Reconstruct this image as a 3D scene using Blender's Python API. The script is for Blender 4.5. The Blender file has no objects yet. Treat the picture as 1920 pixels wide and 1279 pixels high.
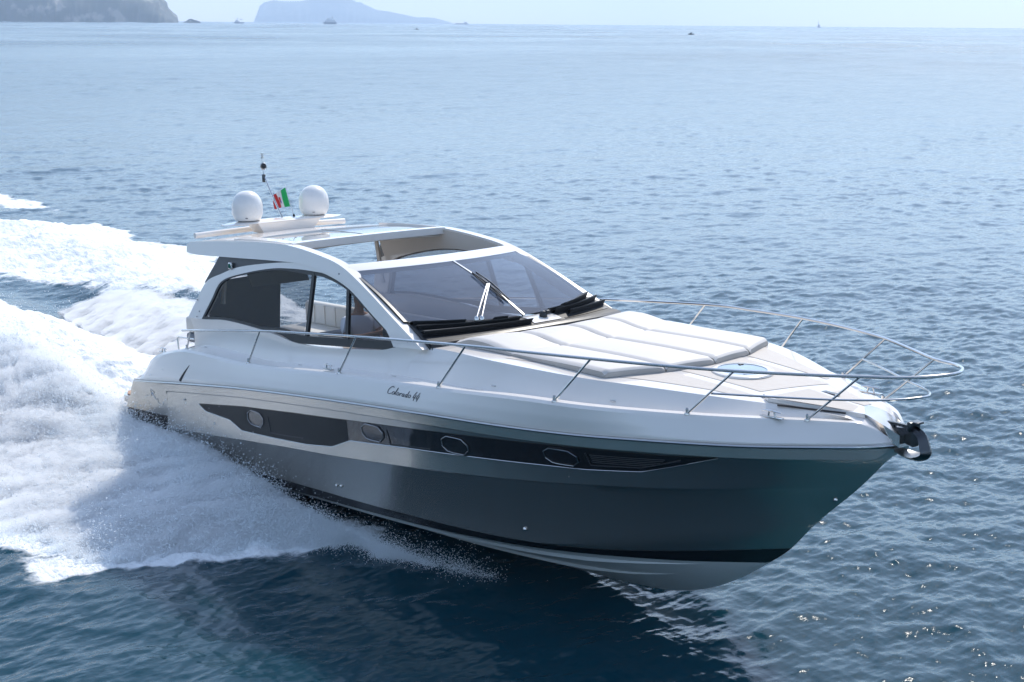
import bpy, bmesh, math, random
import numpy as np
from mathutils import Vector, Matrix
from mathutils.bvhtree import BVHTree
sc = bpy.context.scene
rad = math.radians
rng = np.random.default_rng(7)
random.seed(7)

# ---------------------------------------------------------------- frames
# Boat frame: X forward, Y port, Z up. UP is the world's vertical seen from the boat (bow lifted about 2.7 degrees).
UP = Vector((0.0473, 0.0085, 0.9988)).normalized()
r0 = (Vector((1, 0, 0)) - UP * UP.x).normalized()
r1 = UP.cross(r0)
RB = Matrix((r0, r1, UP))              # boat -> world rotation
LIFT = Vector((0, 0, 0.20))
def B2W(p): return RB @ Vector(p) + LIFT
BM = Matrix.Translation(LIFT) @ RB.to_4x4()

# ---------------------------------------------------------------- camera
cam = bpy.data.cameras.new("camera"); camo = bpy.data.objects.new("camera", cam)
sc.collection.objects.link(camo); sc.camera = camo
F = 2879.6
cam.sensor_width = 36.0; cam.lens = 36.0 * F / 1920.0
cam.clip_start = 0.5; cam.clip_end = 80000
CB = Vector((21.10926, -12.03248, 5.40946)); yaw, pit, rol = 2.4476832, 0.1731105, -0.029403
d = Vector((math.cos(yaw) * math.cos(pit), math.sin(yaw) * math.cos(pit), -math.sin(pit)))
r = d.cross(Vector((0, 0, 1))).normalized(); u = r.cross(d)
cr, sr = math.cos(rol), math.sin(rol)
r2 = r * cr + u * sr; u2 = u * cr - r * sr
rot = Matrix((r2, u2, -d)).transposed()
camo.matrix_world = Matrix.Translation(B2W(CB)) @ (RB @ rot).to_4x4()
CW = B2W(CB)

# ---------------------------------------------------------------- sky, sun, exposure
SUN_AZ, SUN_EL = 119.0, 45.0           # measured from +X (bow) towards +Y (port)
w = bpy.data.worlds.new("World"); sc.world = w; w.use_nodes = True
nt = w.node_tree; nt.nodes.clear()
sky = nt.nodes.new('ShaderNodeTexSky'); sky.sky_type = 'NISHITA'; sky.sun_disc = False
sky.sun_elevation = rad(SUN_EL); sky.sun_rotation = rad(90 - SUN_AZ)
sky.altitude = 0; sky.air_density = 1.0; sky.dust_density = 0.25; sky.ozone_density = 3.0
bg = nt.nodes.new('ShaderNodeBackground'); bg.inputs['Strength'].default_value = 0.15
ow = nt.nodes.new('ShaderNodeOutputWorld')
hs = nt.nodes.new('ShaderNodeHueSaturation'); hs.inputs['Saturation'].default_value = 0.80
nt.links.new(sky.outputs[0], hs.inputs['Color']); nt.links.new(hs.outputs[0], bg.inputs[0]); nt.links.new(bg.outputs[0], ow.inputs[0])
sl = bpy.data.lights.new("sun", 'SUN'); sl.energy = 2.5; sl.angle = rad(0.53); sl.color = (1.0, 0.94, 0.85)
so = bpy.data.objects.new("sun", sl); sc.collection.objects.link(so)
sdir = Vector((math.cos(rad(SUN_AZ)) * math.cos(rad(SUN_EL)), math.sin(rad(SUN_AZ)) * math.cos(rad(SUN_EL)), math.sin(rad(SUN_EL))))
so.rotation_euler = sdir.to_track_quat('Z', 'Y').to_euler(); so.location = (0, 0, 60)
sc.view_settings.view_transform = 'Standard'; sc.view_settings.look = 'None'
sc.view_settings.exposure = 0.79; sc.view_settings.gamma = 1
sc.render.engine = 'CYCLES'
sc.cycles.use_denoising = True
sc.cycles.max_bounces = 16; sc.cycles.diffuse_bounces = 8; sc.cycles.glossy_bounces = 4
sc.cycles.transparent_max_bounces = 12; sc.cycles.volume_bounces = 16
sc.cycles.sample_clamp_indirect = 6.0; sc.cycles.sample_clamp_direct = 3.0
sc.cycles.caustics_reflective = False; sc.cycles.caustics_refractive = False

# ---------------------------------------------------------------- numeric helpers
def pch(xs, ys):
    xs = np.array(xs, float); ys = np.array(ys, float); h = np.diff(xs); s = np.diff(ys) / h
    m = np.zeros(len(xs)); m[0] = s[0]; m[-1] = s[-1]
    for i in range(1, len(xs) - 1):
        a, b = s[i - 1], s[i]
        m[i] = 0 if a * b <= 0 else 2 * a * b / (a + b)
    def f(x):
        x = np.asarray(x, float); i = np.clip(np.searchsorted(xs, x) - 1, 0, len(h) - 1)
        t = np.clip((x - xs[i]) / h[i], 0, 1)
        return (2*t**3-3*t**2+1)*ys[i]+(t**3-2*t**2+t)*h[i]*m[i]+(-2*t**3+3*t**2)*ys[i+1]+(t**3-t**2)*h[i]*m[i+1]
    return f
_perm = rng.permutation(256); _perm = np.concatenate([_perm, _perm, _perm])
_gr = rng.normal(size=(256, 3)); _gr /= np.linalg.norm(_gr, axis=1)[:, None]
def perlin(x, y, z=0.0):
    x, y, z = np.broadcast_arrays(np.asarray(x, float), np.asarray(y, float), np.asarray(z, float))
    xi = np.floor(x).astype(int); yi = np.floor(y).astype(int); zi = np.floor(z).astype(int)
    xf, yf, zf = x - xi, y - yi, z - zi
    fd = lambda t: t*t*t*(t*(t*6-15)+10)
    u_, v_, w_ = fd(xf), fd(yf), fd(zf); out = 0
    for dx in (0, 1):
        for dy in (0, 1):
            for dz in (0, 1):
                g = _gr[_perm[_perm[_perm[(xi+dx) & 255] + ((yi+dy) & 255)] + ((zi+dz) & 255)]]
                n = g[..., 0]*(xf-dx)+g[..., 1]*(yf-dy)+g[..., 2]*(zf-dz)
                out = out + n*(u_ if dx else 1-u_)*(v_ if dy else 1-v_)*(w_ if dz else 1-w_)
    return out * 1.6
def fbm(x, y, z=0.0, o=4, g=0.5):
    a, s, t = 1.0, 1.0, 0
    for i in range(o):
        t = t + a*perlin(x*s + 17.3*i, y*s - 9.1*i, z*s + 3.7*i); a *= g; s *= 2.03
    return t
sstep = lambda a, b, x: (lambda t: t*t*(3-2*t))(np.clip((np.asarray(x, float)-a)/(b-a), 0, 1))

# ---------------------------------------------------------------- materials
def N(t, kind, **kw):
    n = t.nodes.new(kind)
    for k, v in kw.items():
        if k.startswith('i_'): n.inputs[k[2:]].default_value = v
        else: setattr(n, k, v)
    return n
def base(name):
    m = bpy.data.materials.new(name); m.use_nodes = True
    t = m.node_tree; t.nodes.clear(); o = t.nodes.new('ShaderNodeOutputMaterial')
    return m, t, o
def pbr(name, col, rough=0.5, metal=0.0, coat=0.0, var=0.04, vscale=3.0, bump=0.0, bscale=40.0, ior=1.5, rvar=0.06, trans=0.0):
    m, t, o = base(name); L = t.links.new
    p = N(t, 'ShaderNodeBsdfPrincipled'); p.inputs['Metallic'].default_value = metal; p.inputs['IOR'].default_value = ior
    p.inputs['Coat Weight'].default_value = coat; p.inputs['Coat Roughness'].default_value = 0.04
    tc = N(t, 'ShaderNodeTexCoord')
    no = N(t, 'ShaderNodeTexNoise'); no.inputs['Scale'].default_value = vscale; no.inputs['Detail'].default_value = 6
    L(tc.outputs['Object'], no.inputs['Vector'])
    mx = N(t, 'ShaderNodeMix', data_type='RGBA')
    mx.inputs[6].default_value = (*[max(0, c*(1-var)) for c in col], 1); mx.inputs[7].default_value = (*[min(1, c*(1+var)) for c in col], 1)
    L(no.outputs[0], mx.inputs[0]); L(mx.outputs[2], p.inputs['Base Color'])
    mr = N(t, 'ShaderNodeMapRange'); mr.inputs['To Min'].default_value = max(0.01, rough-rvar*rough*2); mr.inputs['To Max'].default_value = rough*(1+rvar*2)
    L(no.outputs[0], mr.inputs[0]); L(mr.outputs[0], p.inputs['Roughness'])
    if bump:
        nb = N(t, 'ShaderNodeTexNoise'); nb.inputs['Scale'].default_value = bscale; nb.inputs['Detail'].default_value = 3
        L(tc.outputs['Object'], nb.inputs['Vector'])
        b = N(t, 'ShaderNodeBump'); b.inputs['Strength'].default_value = bump; b.inputs['Distance'].default_value = 0.01
        L(nb.outputs[0], b.inputs['Height']); L(b.outputs[0], p.inputs['Normal'])
    L(p.outputs[0], o.inputs[0]); return m
M = {}
M['gel'] = pbr('white_gelcoat', (.85, .79, .725), .16, coat=.5, var=.015, vscale=1.2)
M['deck'] = pbr('nonskid_deck', (.55, .50, .45), .6, var=.03, vscale=30, bump=.4, bscale=400)
M['hull'] = pbr('metallic_grey_hull', (.54, .51, .46), .26, metal=.88, coat=.8, var=.02, vscale=1.0)
M['bottom'] = pbr('white_antifouling', (.55, .57, .55), .35, var=.06, vscale=2.0)
M['boot'] = pbr('black_stripe', (.012, .012, .014), .25, coat=.4)
M['band'] = pbr('dark_hull_glass', (.02, .019, .02), .06, coat=.6, var=.1)
M['bandm'] = pbr('charcoal_inset', (.014, .014, .015), .5)
M['dark'] = pbr('charcoal_panel', (.045, .045, .048), .42, coat=.2)
M['louv'] = pbr('louver_black', (.024, .025, .027), .60)
M['black'] = pbr('black_rubber', (.012, .012, .013), .35)
M['steel'] = pbr('stainless_steel', (.62, .61, .59), .12, metal=1.0, var=.03, vscale=12)
M['gunm'] = pbr('anchor_steel', (.09, .095, .10), .25, metal=1.0, var=.08, vscale=20)
M['ring'] = pbr('porthole_ring', (.30, .30, .31), .25, metal=1.0)
M['rub'] = pbr('rub_rail_steel', (.52, .52, .51), .2, metal=1.0, var=.08, vscale=25)
M['vinyl'] = pbr('sunpad_vinyl', (.62, .58, .535), .55, var=.02, vscale=5, bump=.15, bscale=220)
M['vside'] = pbr('sunpad_shaded_side', (.42, .40, .37), .6, var=.03)  # pad vinyl darkened: shade on the cushion sides put into the colour
M['cream'] = pbr('cream_liner', (.70, .64, .56), .5, var=.03, vscale=4)
M['seat'] = pbr('cream_seat', (.66, .62, .56), .55, var=.04)
M['greyv'] = pbr('grey_seat', (.16, .17, .19), .6)
M['dome'] = pbr('dome_plastic', (.83, .80, .76), .28, coat=.2, var=.01)
M['floor'] = pbr('grey_sole', (.22, .22, .22), .5)
M['skin'] = pbr('tanned_skin', (.42, .22, .14), .5)
M['shirt'] = pbr('white_shirt', (.72, .74, .8), .8)
M['hair'] = pbr('dark_hair', (.03, .02, .015), .6)
M['trouser'] = pbr('navy_cloth', (.03, .035, .06), .8)
M['green'] = pbr('flag_green', (.0, .40, .09), .7)
M['white'] = pbr('flag_white', (.78, .76, .75), .7)
M['red'] = pbr('flag_red', (.62, .03, .025), .7)
M['blue'] = pbr('flag_blue', (.02, .04, .35), .7)
M['lensg'] = pbr('green_lens', (.0, .10, .06), .1)
M['lensr'] = pbr('red_lens', (.25, .0, .0), .1)
M['ink'] = pbr('dark_lettering', (.03, .03, .04), .3)
# teak with planks
def teak():
    m, t, o = base('teak_planks'); L = t.links.new
    p = N(t, 'ShaderNodeBsdfPrincipled'); p.inputs['Roughness'].default_value = .5
    tc = N(t, 'ShaderNodeTexCoord'); wv = N(t, 'ShaderNodeTexWave'); wv.bands_direction = 'X'; wv.inputs['Scale'].default_value = 3.2
    L(tc.outputs['Object'], wv.inputs['Vector'])
    cr_ = N(t, 'ShaderNodeValToRGB'); cr_.color_ramp.elements[0].position = .02; cr_.color_ramp.elements[0].color = (.05, .03, .02, 1)
    cr_.color_ramp.elements[1].position = .10; cr_.color_ramp.elements[1].color = (.50, .27, .14, 1)
    L(wv.outputs[0], cr_.inputs[0]); L(cr_.outputs[0], p.inputs[0]); L(p.outputs[0], o.inputs[0]); return m
M['teak'] = teak()
def glass(name, tint, diffuse=None, dmix=0.0, ior=1.5, rough=0.02):
    m, t, o = base(name); L = t.links.new
    tr = N(t, 'ShaderNodeBsdfTransparent'); tr.inputs[0].default_value = (*tint, 1)
    gl = N(t, 'ShaderNodeBsdfGlossy'); gl.inputs['Roughness'].default_value = rough
    lw = N(t, 'ShaderNodeLayerWeight'); pw = N(t, 'ShaderNodeMath', operation='POWER'); pw.inputs[1].default_value = 5; L(lw.outputs['Facing'], pw.inputs[0])
    f0 = ((ior-1)/(ior+1))**2; fr = N(t, 'ShaderNodeMath', operation='MULTIPLY_ADD'); fr.inputs[1].default_value = 1-f0; fr.inputs[2].default_value = f0; L(pw.outputs[0], fr.inputs[0])
    lw.inputs[0].default_value = .5
    src = tr.outputs[0]
    if dmix:
        df = N(t, 'ShaderNodeBsdfDiffuse'); df.inputs[0].default_value = (*diffuse, 1)
        m0 = N(t, 'ShaderNodeMixShader'); m0.inputs[0].default_value = dmix
        tc = N(t, 'ShaderNodeTexCoord'); ns = N(t, 'ShaderNodeTexNoise'); ns.inputs['Scale'].default_value = 260
        L(tc.outputs['Object'], ns.inputs['Vector']); mr = N(t, 'ShaderNodeMapRange'); mr.inputs['To Min'].default_value = dmix-.08; mr.inputs['To Max'].default_value = dmix+.08
        L(ns.outputs[0], mr.inputs[0]); L(mr.outputs[0], m0.inputs[0])
        L(tr.outputs[0], m0.inputs[1]); L(df.outputs[0], m0.inputs[2]); src = m0.outputs[0]
    mx = N(t, 'ShaderNodeMixShader'); L(fr.outputs[0], mx.inputs[0]); L(src, mx.inputs[1]); L(gl.outputs[0], mx.inputs[2])
    L(mx.outputs[0], o.inputs[0]); return m
M['wglass'] = glass('windscreen_glass', (.40, .43, .50), (.16, .19, .25), .42)
M['sglass'] = glass('smoked_side_glass', (.42, .43, .45), ior=1.38)
M['cglass'] = glass('clear_side_glass', (.93, .95, .96))
M['rglass'] = pbr('roof_glass', (.28, .31, .33), .02, ior=2.1, var=.01, coat=1.0)
M['hglass'] = pbr('hatch_glass', (.10, .13, .17), .04, ior=1.9, coat=1.0)

# ---------------------------------------------------------------- object helpers
col = sc.collection
def tag(o, label=None, cat=None, group=None, kind=None):
    if label: o['label'] = label
    if cat: o['category'] = cat
    if group: o['group'] = group
    if kind: o['kind'] = kind
    return o
def empty(name, matrix, label, cat, group=None):
    o = bpy.data.objects.new(name, None); col.objects.link(o); o.matrix_world = matrix
    o.empty_display_size = .3
    return tag(o, label, cat, group)
def thing_b(name, p, label, cat, group=None):       # a thing standing on the boat: empty at boat point p, boat's attitude
    o = empty(name, Matrix.Translation(B2W(p)) @ RB.to_4x4(), label, cat, group); o['_o'] = list(p); return o
class MB:
    def __init__(s): s.v = []; s.f = []; s.m = []
    def grid(s, rows, flip=False, close=False, mi=0):
        b = len(s.v); nr = len(rows); nc = len(rows[0])
        for rw in rows: s.v += [tuple(map(float, p)) for p in rw]
        for i in range(nr-1):
            for j in range(nc if close else nc-1):
                k = (j+1) % nc
                q = (b+i*nc+j, b+i*nc+k, b+(i+1)*nc+k, b+(i+1)*nc+j)
                s.f.append(q[::-1] if flip else q); s.m.append(mi)
        return s
    def poly(s, pts, mi=0):
        b = len(s.v); s.v += [tuple(map(float, p)) for p in pts]; s.f.append(tuple(range(b, b+len(pts)))); s.m.append(mi); return s
    def prism(s, pts, vec, mi=0):
        n = len(pts); b = len(s.v); vec = Vector(vec)
        s.v += [tuple(Vector(p)) for p in pts] + [tuple(Vector(p)+vec) for p in pts]
        s.f.append(tuple(range(b, b+n))); s.f.append(tuple(range(b+2*n-1, b+n-1, -1))); s.m += [mi, mi]
        for i in range(n):
            j = (i+1) % n; s.f.append((b+i, b+i+n, b+j+n, b+j)); s.m.append(mi)
        return s
    def slab(s, rows, vec):                          # a grid given thickness by vector vec
        vec = Vector(vec); top = [[Vector(p) for p in r_] for r_ in rows]; bot = [[p+vec for p in r_] for r_ in top]
        s.grid(top); s.grid(bot, flip=True)
        nr, nc = len(rows), len(rows[0])
        s.grid([top[0], bot[0]]); s.grid([top[-1], bot[-1]]); s.grid([[t_[0] for t_ in top], [t_[0] for t_ in bot]]); s.grid([[t_[-1] for t_ in top], [t_[-1] for t_ in bot]])
        return s
    def box(s, c, size, rot=None, bev=0.0):
        bm = bmesh.new(); bmesh.ops.create_cube(bm, size=1)
        for v in bm.verts: v.co = Vector((v.co.x*size[0], v.co.y*size[1], v.co.z*size[2]))
        if bev: bmesh.ops.bevel(bm, geom=bm.edges[:], offset=bev, segments=3, affect='EDGES', profile=.5)
        R_ = rot if rot else Matrix.Identity(3); b = len(s.v); bm.verts.index_update()
        for v in bm.verts: s.v.append(tuple(R_ @ v.co + Vector(c)))
        for f in bm.faces: s.f.append(tuple(b+v.index for v in f.verts)); s.m.append(0)
        bm.free(); return s
    def tube(s, path, r_, n=10, cap=True, closed=False):
        P_ = [Vector(p) for p in path]; m_ = len(P_); rings = []
        rr = r_ if hasattr(r_, '__len__') else [r_]*m_
        prev = None
        for i, p in enumerate(P_):
            if closed: t_ = P_[(i+1) % m_]-P_[i-1]
            else: t_ = P_[min(i+1, m_-1)]-P_[max(i-1, 0)]
            t_.normalize()
            if prev is None: a = t_.orthogonal().normalized()
            else: a = (prev - t_*prev.dot(t_)).normalized()
            prev = a; b_ = t_.cross(a)
            rings.append([p + (a*math.cos(k*2*math.pi/n)+b_*math.sin(k*2*math.pi/n))*rr[i] for k in range(n)])
        if closed: rings.append(rings[0])
        s.grid(rings, close=True)
        if cap and not closed: s.poly(rings[0][::-1]); s.poly(rings[-1])
        return s
    def lathe(s, prof, c, axis=(0, 0, 1), n=32):
        ax = Vector(axis).normalized(); a = ax.orthogonal().normalized(); b_ = ax.cross(a); c = Vector(c)
        rings = [[c + ax*z_ + (a*math.cos(k*2*math.pi/n)+b_*math.sin(k*2*math.pi/n))*max(r_, 1e-4) for k in range(n)] for r_, z_ in prof]
        s.grid(rings, close=True); return s
    def mirror(s):
        b = len(s.v); nf = len(s.f)
        s.v += [(x, -y, z) for x, y, z in s.v]; s.f += [tuple(b+i for i in f[::-1]) for f in s.f[:nf]]; s.m += s.m[:nf]; return s
    def build(s, name, mat, parent=None, ang=35, smooth=True, label=None, merge=1e-5, out=None):
        o_ = Vector(parent['_o']) if parent is not None and '_o' in parent else Vector((0, 0, 0))
        if parent is not None and '_po' in parent: o_ = Vector(parent['_po'])
        me = bpy.data.meshes.new(name); me.from_pydata([tuple(Vector(p)-o_) for p in s.v], [], s.f); me.validate()
        if len(s.m) == len(me.polygons) and isinstance(mat, list):
            for k, mi in enumerate(s.m): me.polygons[k].material_index = mi
        if merge:
            bm = bmesh.new(); bm.from_mesh(me); bmesh.ops.remove_doubles(bm, verts=bm.verts, dist=merge)
            bmesh.ops.recalc_face_normals(bm, faces=bm.faces)
            if out is not None:
                bm.normal_update(); tot = sum((f.normal*f.calc_area() for f in bm.faces), Vector())
                if tot.dot(Vector(out)) < 0: bmesh.ops.reverse_faces(bm, faces=bm.faces[:])
            bm.to_mesh(me); bm.free()
        for mt in (mat if isinstance(mat, list) else [mat]): me.materials.append(mt)
        if smooth:
            me.shade_smooth(); me.set_sharp_from_angle(angle=rad(ang))
        o = bpy.data.objects.new(name, me); col.objects.link(o)
        if parent is not None:
            o.parent = parent
            o['_po'] = list(o_)
        if label: o['label'] = label
        return o
def resamp(pts, n):
    P_ = [Vector(p) for p in pts]; L_ = [0]
    for a, b in zip(P_, P_[1:]): L_.append(L_[-1]+(b-a).length)
    out = []
    for k in range(n):
        s_ = L_[-1]*k/(n-1); i = max(0, min(len(P_)-2, next((j-1 for j in range(1, len(L_)) if L_[j] >= s_-1e-9), len(P_)-2)))
        t_ = 0 if L_[i+1] == L_[i] else (s_-L_[i])/(L_[i+1]-L_[i]); out.append(P_[i].lerp(P_[i+1], t_))
    return out
def smooth_path(pts, n=8):
    P_ = [Vector(p) for p in pts]; out = []
    for i in range(len(P_)-1):
        p0 = P_[max(i-1, 0)]; p1 = P_[i]; p2 = P_[i+1]; p3 = P_[min(i+2, len(P_)-1)]
        for k in range(n):
            t_ = k/n
            out.append(.5*((2*p1)+(p2-p0)*t_+(2*p0-5*p1+4*p2-p3)*t_**2+(3*p1-p0-3*p2+p3)*t_**3))
    out.append(P_[-1]); return out

# ================================================================ THE YACHT
yacht = thing_b('motor_yacht', (0, 0, 0), 'large grey and white open sports yacht speeding to the right, bow raised, in the foreground', 'yacht')
V3 = lambda x, y, z: Vector((float(x), float(y), float(z)))
yR = pch([-.3,1,3,5,7,8.5,9.5,10.5,11.2,11.8,12.2,12.4,12.47],[1.88,1.98,2.08,2.12,2.07,1.93,1.76,1.48,1.17,.80,.45,.2,0])
zR = pch([-.3,.35,1.94,3.6,5.2,6.47,7.56,8.57,9.68,10.64,11.38,12,12.45],[.97,1.047,1.239,1.415,1.541,1.616,1.665,1.69,1.722,1.76,1.775,1.79,1.785])
yK = pch([-.3,1,3,5,7,8,9,10,10.8,11.4,11.8,12.02],[1.88,1.96,2.04,2.06,1.97,1.85,1.66,1.36,1.0,.62,.28,0])
zK = pch([-.3,1.77,4.44,5.79,7.38,8.61,9.6,10.4,11.2,12.02],[.33,.531,.77,.865,.98,1.06,1.135,1.19,1.25,1.31])
yC = pch([-.3,1,3,5,7,8,9,10,10.7,11.2,11.5],[1.78,1.82,1.86,1.84,1.68,1.52,1.27,.9,.55,.25,0])
zC = pch([-.3,3.3,5.4,6.8,7.8,8.6,9.25,10.1,10.7,11.48],[.12,.198,.25,.252,.248,.258,.35,.496,.613,.785])
yT = pch([-.3,1,3,5,7,8,8.6,9.25,10.1,11.1],[1.775,1.815,1.855,1.835,1.675,1.51,1.36,1.13,.69,0])
zT = pch([-.3,3.3,5.4,6.8,7.8,8.6,9.25,10.1,11.1],[.115,.193,.245,.248,.243,.25,.275,.34,.435])
yB = pch([-.3,1,3,5,7,8,9,10,10.8],[1.74,1.78,1.82,1.79,1.62,1.44,1.14,.62,0])
zB = pch([-.3,3.3,5.4,6.8,7.8,8.6,9.25,10.1,10.8],[-.02,.07,.13,.14,.15,.165,.185,.20,.21])
zKeel = pch([-.3,6,8,9.24,9.61,9.99,10.42,10.8,11.07,11.42,12.02,12.45],[-.62,-.62,-.56,-.47,-.39,-.26,-.04,.21,.41,.77,1.31,1.77])
bs = pch([-.3,1,3,5,7,8.14,9.41,10.8,11.79,12.24,12.33,12.40,12.46],[1.74,1.84,1.95,1.99,1.94,1.88,1.753,1.226,.596,.27,.19,.11,.03])
zS = pch([-.05,.15,.53,.97,1.84,3.56,5.74,7.64,9.4,10.8,11.79,12.15,12.28,12.38,12.46],[1.06,1.12,1.41,1.55,1.70,1.74,1.89,1.974,2.045,2.035,2.022,2.01,1.96,1.87,1.80])
def cl(X, y, z):
    k = zKeel(X); y = np.maximum(y, 0); return np.where(y <= 1e-4, k, np.maximum(z, k))
XH = np.concatenate([np.linspace(1.13, 9, 70), np.linspace(9.1, 11.6, 46), np.linspace(11.62, 12.47, 40)])
def row(X, y, z, off=0): return [V3(a, -(b), c) for a, b, c in zip(X, np.maximum(y, 0), cl(X, y, z))]
def lerp_rows(a, b, n, bulge=0.0):
    out = []
    for k in range(n+1):
        t_ = k/n; out.append([p.lerp(q, t_)+Vector((0, -bulge*4*t_*(1-t_)*min(1, abs(p.y)*2), 0)) for p, q in zip(a, b)])
    return out
flare = sstep(8.5, 12, XH)
rA = row(XH, yR(XH), zR(XH)-.02); rB = row(XH, yR(XH)-.012, zR(XH)-.125)
rB2 = row(XH, yR(XH)-.035-.03*flare, zR(XH)-.14); rK = row(XH, yK(XH), zK(XH)); rK2 = row(XH, yK(XH)-.022, zK(XH)-.014)
rC = row(XH, yC(XH), zC(XH)); rT = row(XH, yT(XH), zT(XH)); rBB = row(XH, yB(XH), zB(XH)); rZ = row(XH, 0*XH, zKeel(XH))
h = MB()
h.grid([rA, rB]); h.grid([rB, rB2]); h.grid(lerp_rows(rB2, rK, 5, -.012)); h.grid([rK, rK2]); h.grid(lerp_rows(rK2, rC, 8, -.035)); h.grid(lerp_rows(rC, rT, 2))
# stern wing of the topsides, slanted aft edge, cut away underneath
aft_y = lambda X: yR(X)
def wing(dy, n=14):
    rows = []
    for k in range(7):
        t_ = k/6; rw = []
        for j in range(n):
            s_ = j/(n-1); xt = .0*(1-s_)+1.15*s_; xb = -.43*(1-s_)+1.15*s_; X = xt+(xb-xt)*t_
            zt = float(zR(X)) - .02 if X > 0 else 1.03; zb = .53+(X+.43)/1.56*.11
            zz = zt+(zb-zt)*t_; kk = np.clip((zz-float(zK(X)))/(float(zR(X))-float(zK(X))), 0, 1); rw.append(V3(X, -(float(yK(X))+(float(yR(X))-float(yK(X)))*kk)+dy+(.030 if zz < float(zR(X))-.13 else .008), zz))
        rows.append(rw)
    return rows
h.grid(wing(0)); h.grid(wing(.10), flip=True)
w0, w1 = wing(0), wing(.10)
h.grid([[a[0] for a in w0], [a[0] for a in w1]]); h.grid([w0[-1], w1[-1]]); h.grid([[a[-1] for a in w0], [a[-1] for a in w1]])
h.mirror(); hull = h.build('hull', M['hull'], yacht, ang=20, merge=.0006)
hb = MB(); hb.grid([[p+Vector((0, -.003, 0)) for p in rT], [p+Vector((0, -.003, 0)) for p in rBB]]); hb.mirror(); hb.build('boot_stripe', M['boot'], yacht)
bt = MB(); bt.grid(lerp_rows(rBB, rZ, 8, .03)); bt.mirror(); bottom = bt.build('hull_bottom', M['bottom'], yacht, merge=.0006)
for a, (f0, f1, xa, xb) in enumerate([(.10, .17, 3, 10.3), (.45, .52, 3, 9.9)]):
    st = MB(); top = []; mid = []; low = []
    for p, q in zip(rBB, rZ):
        if xa <= p.x <= xb:
            wv_ = min(1, (xb-p.x)/1.2); g_ = Vector((0, -.03*4*f0*(1-f0), 0))
            pa = p.lerp(q, f0)+g_; pb = p.lerp(q, f0+(f1-f0)*wv_)+g_
            top.append(pa+Vector((0, -.002, .0))); mid.append(pa.lerp(pb, .75)+Vector((0, -.05*wv_, -.012*wv_))); low.append(pb+Vector((0, .01, -.005)))
    st.grid([top, mid]); st.grid([mid, low]); st.mirror(); st.build('spray_strake', M['bottom'], yacht, ang=20)
tr_ = MB(); tr_.poly([V3(1.13, y_, z_) for y_, z_ in [(-1.93, 1.1), (-1.93, .5), (-1.82, .15), (0, -.6), (1.82, .15), (1.93, .5), (1.93, 1.1)]])
tr_.build('transom', M['black'], yacht)

# deck moulding : bulwark, side decks, foredeck
XD = np.concatenate([np.linspace(.02, 9, 100), np.linspace(9.1, 11.6, 40), np.linspace(11.62, 12.46, 44)])
def rw(y, z, X=XD): return [V3(a, -max(b, 0), c) for a, b, c in zip(X, y, z)]
q = 1 - sstep(12.0, 12.45, XD)
d0 = rw(yR(XD)-.008, zR(XD)+.012); dl = rw(yR(XD)-.004, zR(XD)+.035)
dm = rw(.45*yR(XD)+.55*(bs(XD)+.04)+.01*q, .5*zR(XD)+.5*zS(XD)); d2 = rw(bs(XD)+.045*q, zS(XD)-.035*q); d3 = rw(bs(XD)+.015*q, zS(XD)-.004)
d4 = rw(bs(XD)-.075*q, zS(XD)+.002)
ztr = pch([6.4,7.0,7.62,8.7,9.93,10.57,11.25,11.5,12.0,12.15,12.46],[2.20,2.285,2.30,2.275,2.235,2.19,2.125,2.095,2.05,2.0,1.78])
zcr = pch([-.05,.6,1.41,2.27,2.94,3.41,4.79,6.02,7.32,8.5,9.4,10.5,11.5,12,12.46],[1.06,1.42,1.66,1.76,1.765,1.745,1.84,1.91,1.955,1.985,2.02,2.015,2.01,2.01,1.79])
ycr = np.maximum(bs(XD)-(.24-.11*sstep(6.8, 8.6, XD))*q, .02)
d5 = rw(ycr, zcr(XD))
m = MB(); m.grid([d0, dl]); m.grid(lerp_rows(dl, dm, 4)+lerp_rows(dm, d2, 4)[1:]+[d3, d4], ); 
body = lerp_rows(d4, d5, 3)
m.grid(body)
# forward side slope up to the trunk edge, then crowned foredeck
sel = XD >= 6.7; XF = XD[sel]
ytr = np.maximum(bs(XF)-(.42-.12*sstep(6.9, 8.2, XF))*(1-sstep(11.2, 12.3, XF)*.85), .0)
zt_ = np.minimum(ztr(XF), 9)
e5 = [p for p, s_ in zip(d5, sel) if s_]; e6 = rw(ytr, zt_, XF)
m.grid(lerp_rows(e5, e6, 3))
crown = lambda X, y, yt, z: z+.025*(1-(y/max(yt, 1e-3))**2)*min(1, yt/.6)
rows = []
for k in range(9):
    f = k/8; rows.append([V3(p.x, p.y*(1-f), crown(p.x, p.y*(1-f), abs(p.y), p.z)) for p in e6])
m.grid(rows)
# cockpit side decks aft, inboard of the crease
sel2 = XD <= 6.8; c5 = [p for p, s_ in zip(d5, sel2) if s_]
Sc = lambda z: 1.62-.26*(z-2.28)
zG = pch([1.38,1.78,2.51,3.27,3.79,4.32,6.18,6.51,7.0],[2.09,2.10,2.15,2.13,2.10,2.05,2.18,2.25,2.27])
co = [p for p in d5 if 1.42 <= p.x <= 6.99]
def coam(p):
    x_ = p.x; z_ = float(zG(x_)); f = float(sstep(6.5, 6.95, x_)); return V3(x_, -(Sc(z_)*(1-f)+(float(bs(x_))-.42)*f), z_*(1-f)+float(ztr(x_))*f)
cu = [coam(p) for p in co]
m2 = lerp_rows(co, cu, 6, -.03)
m.grid(m2)
m.grid([cu, [p+Vector((0, .13, 0)) for p in cu]])
m.grid([[r_[0] for r_ in m2], [r_[0]+Vector((0, .13, 0)) for r_ in m2]])
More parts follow.
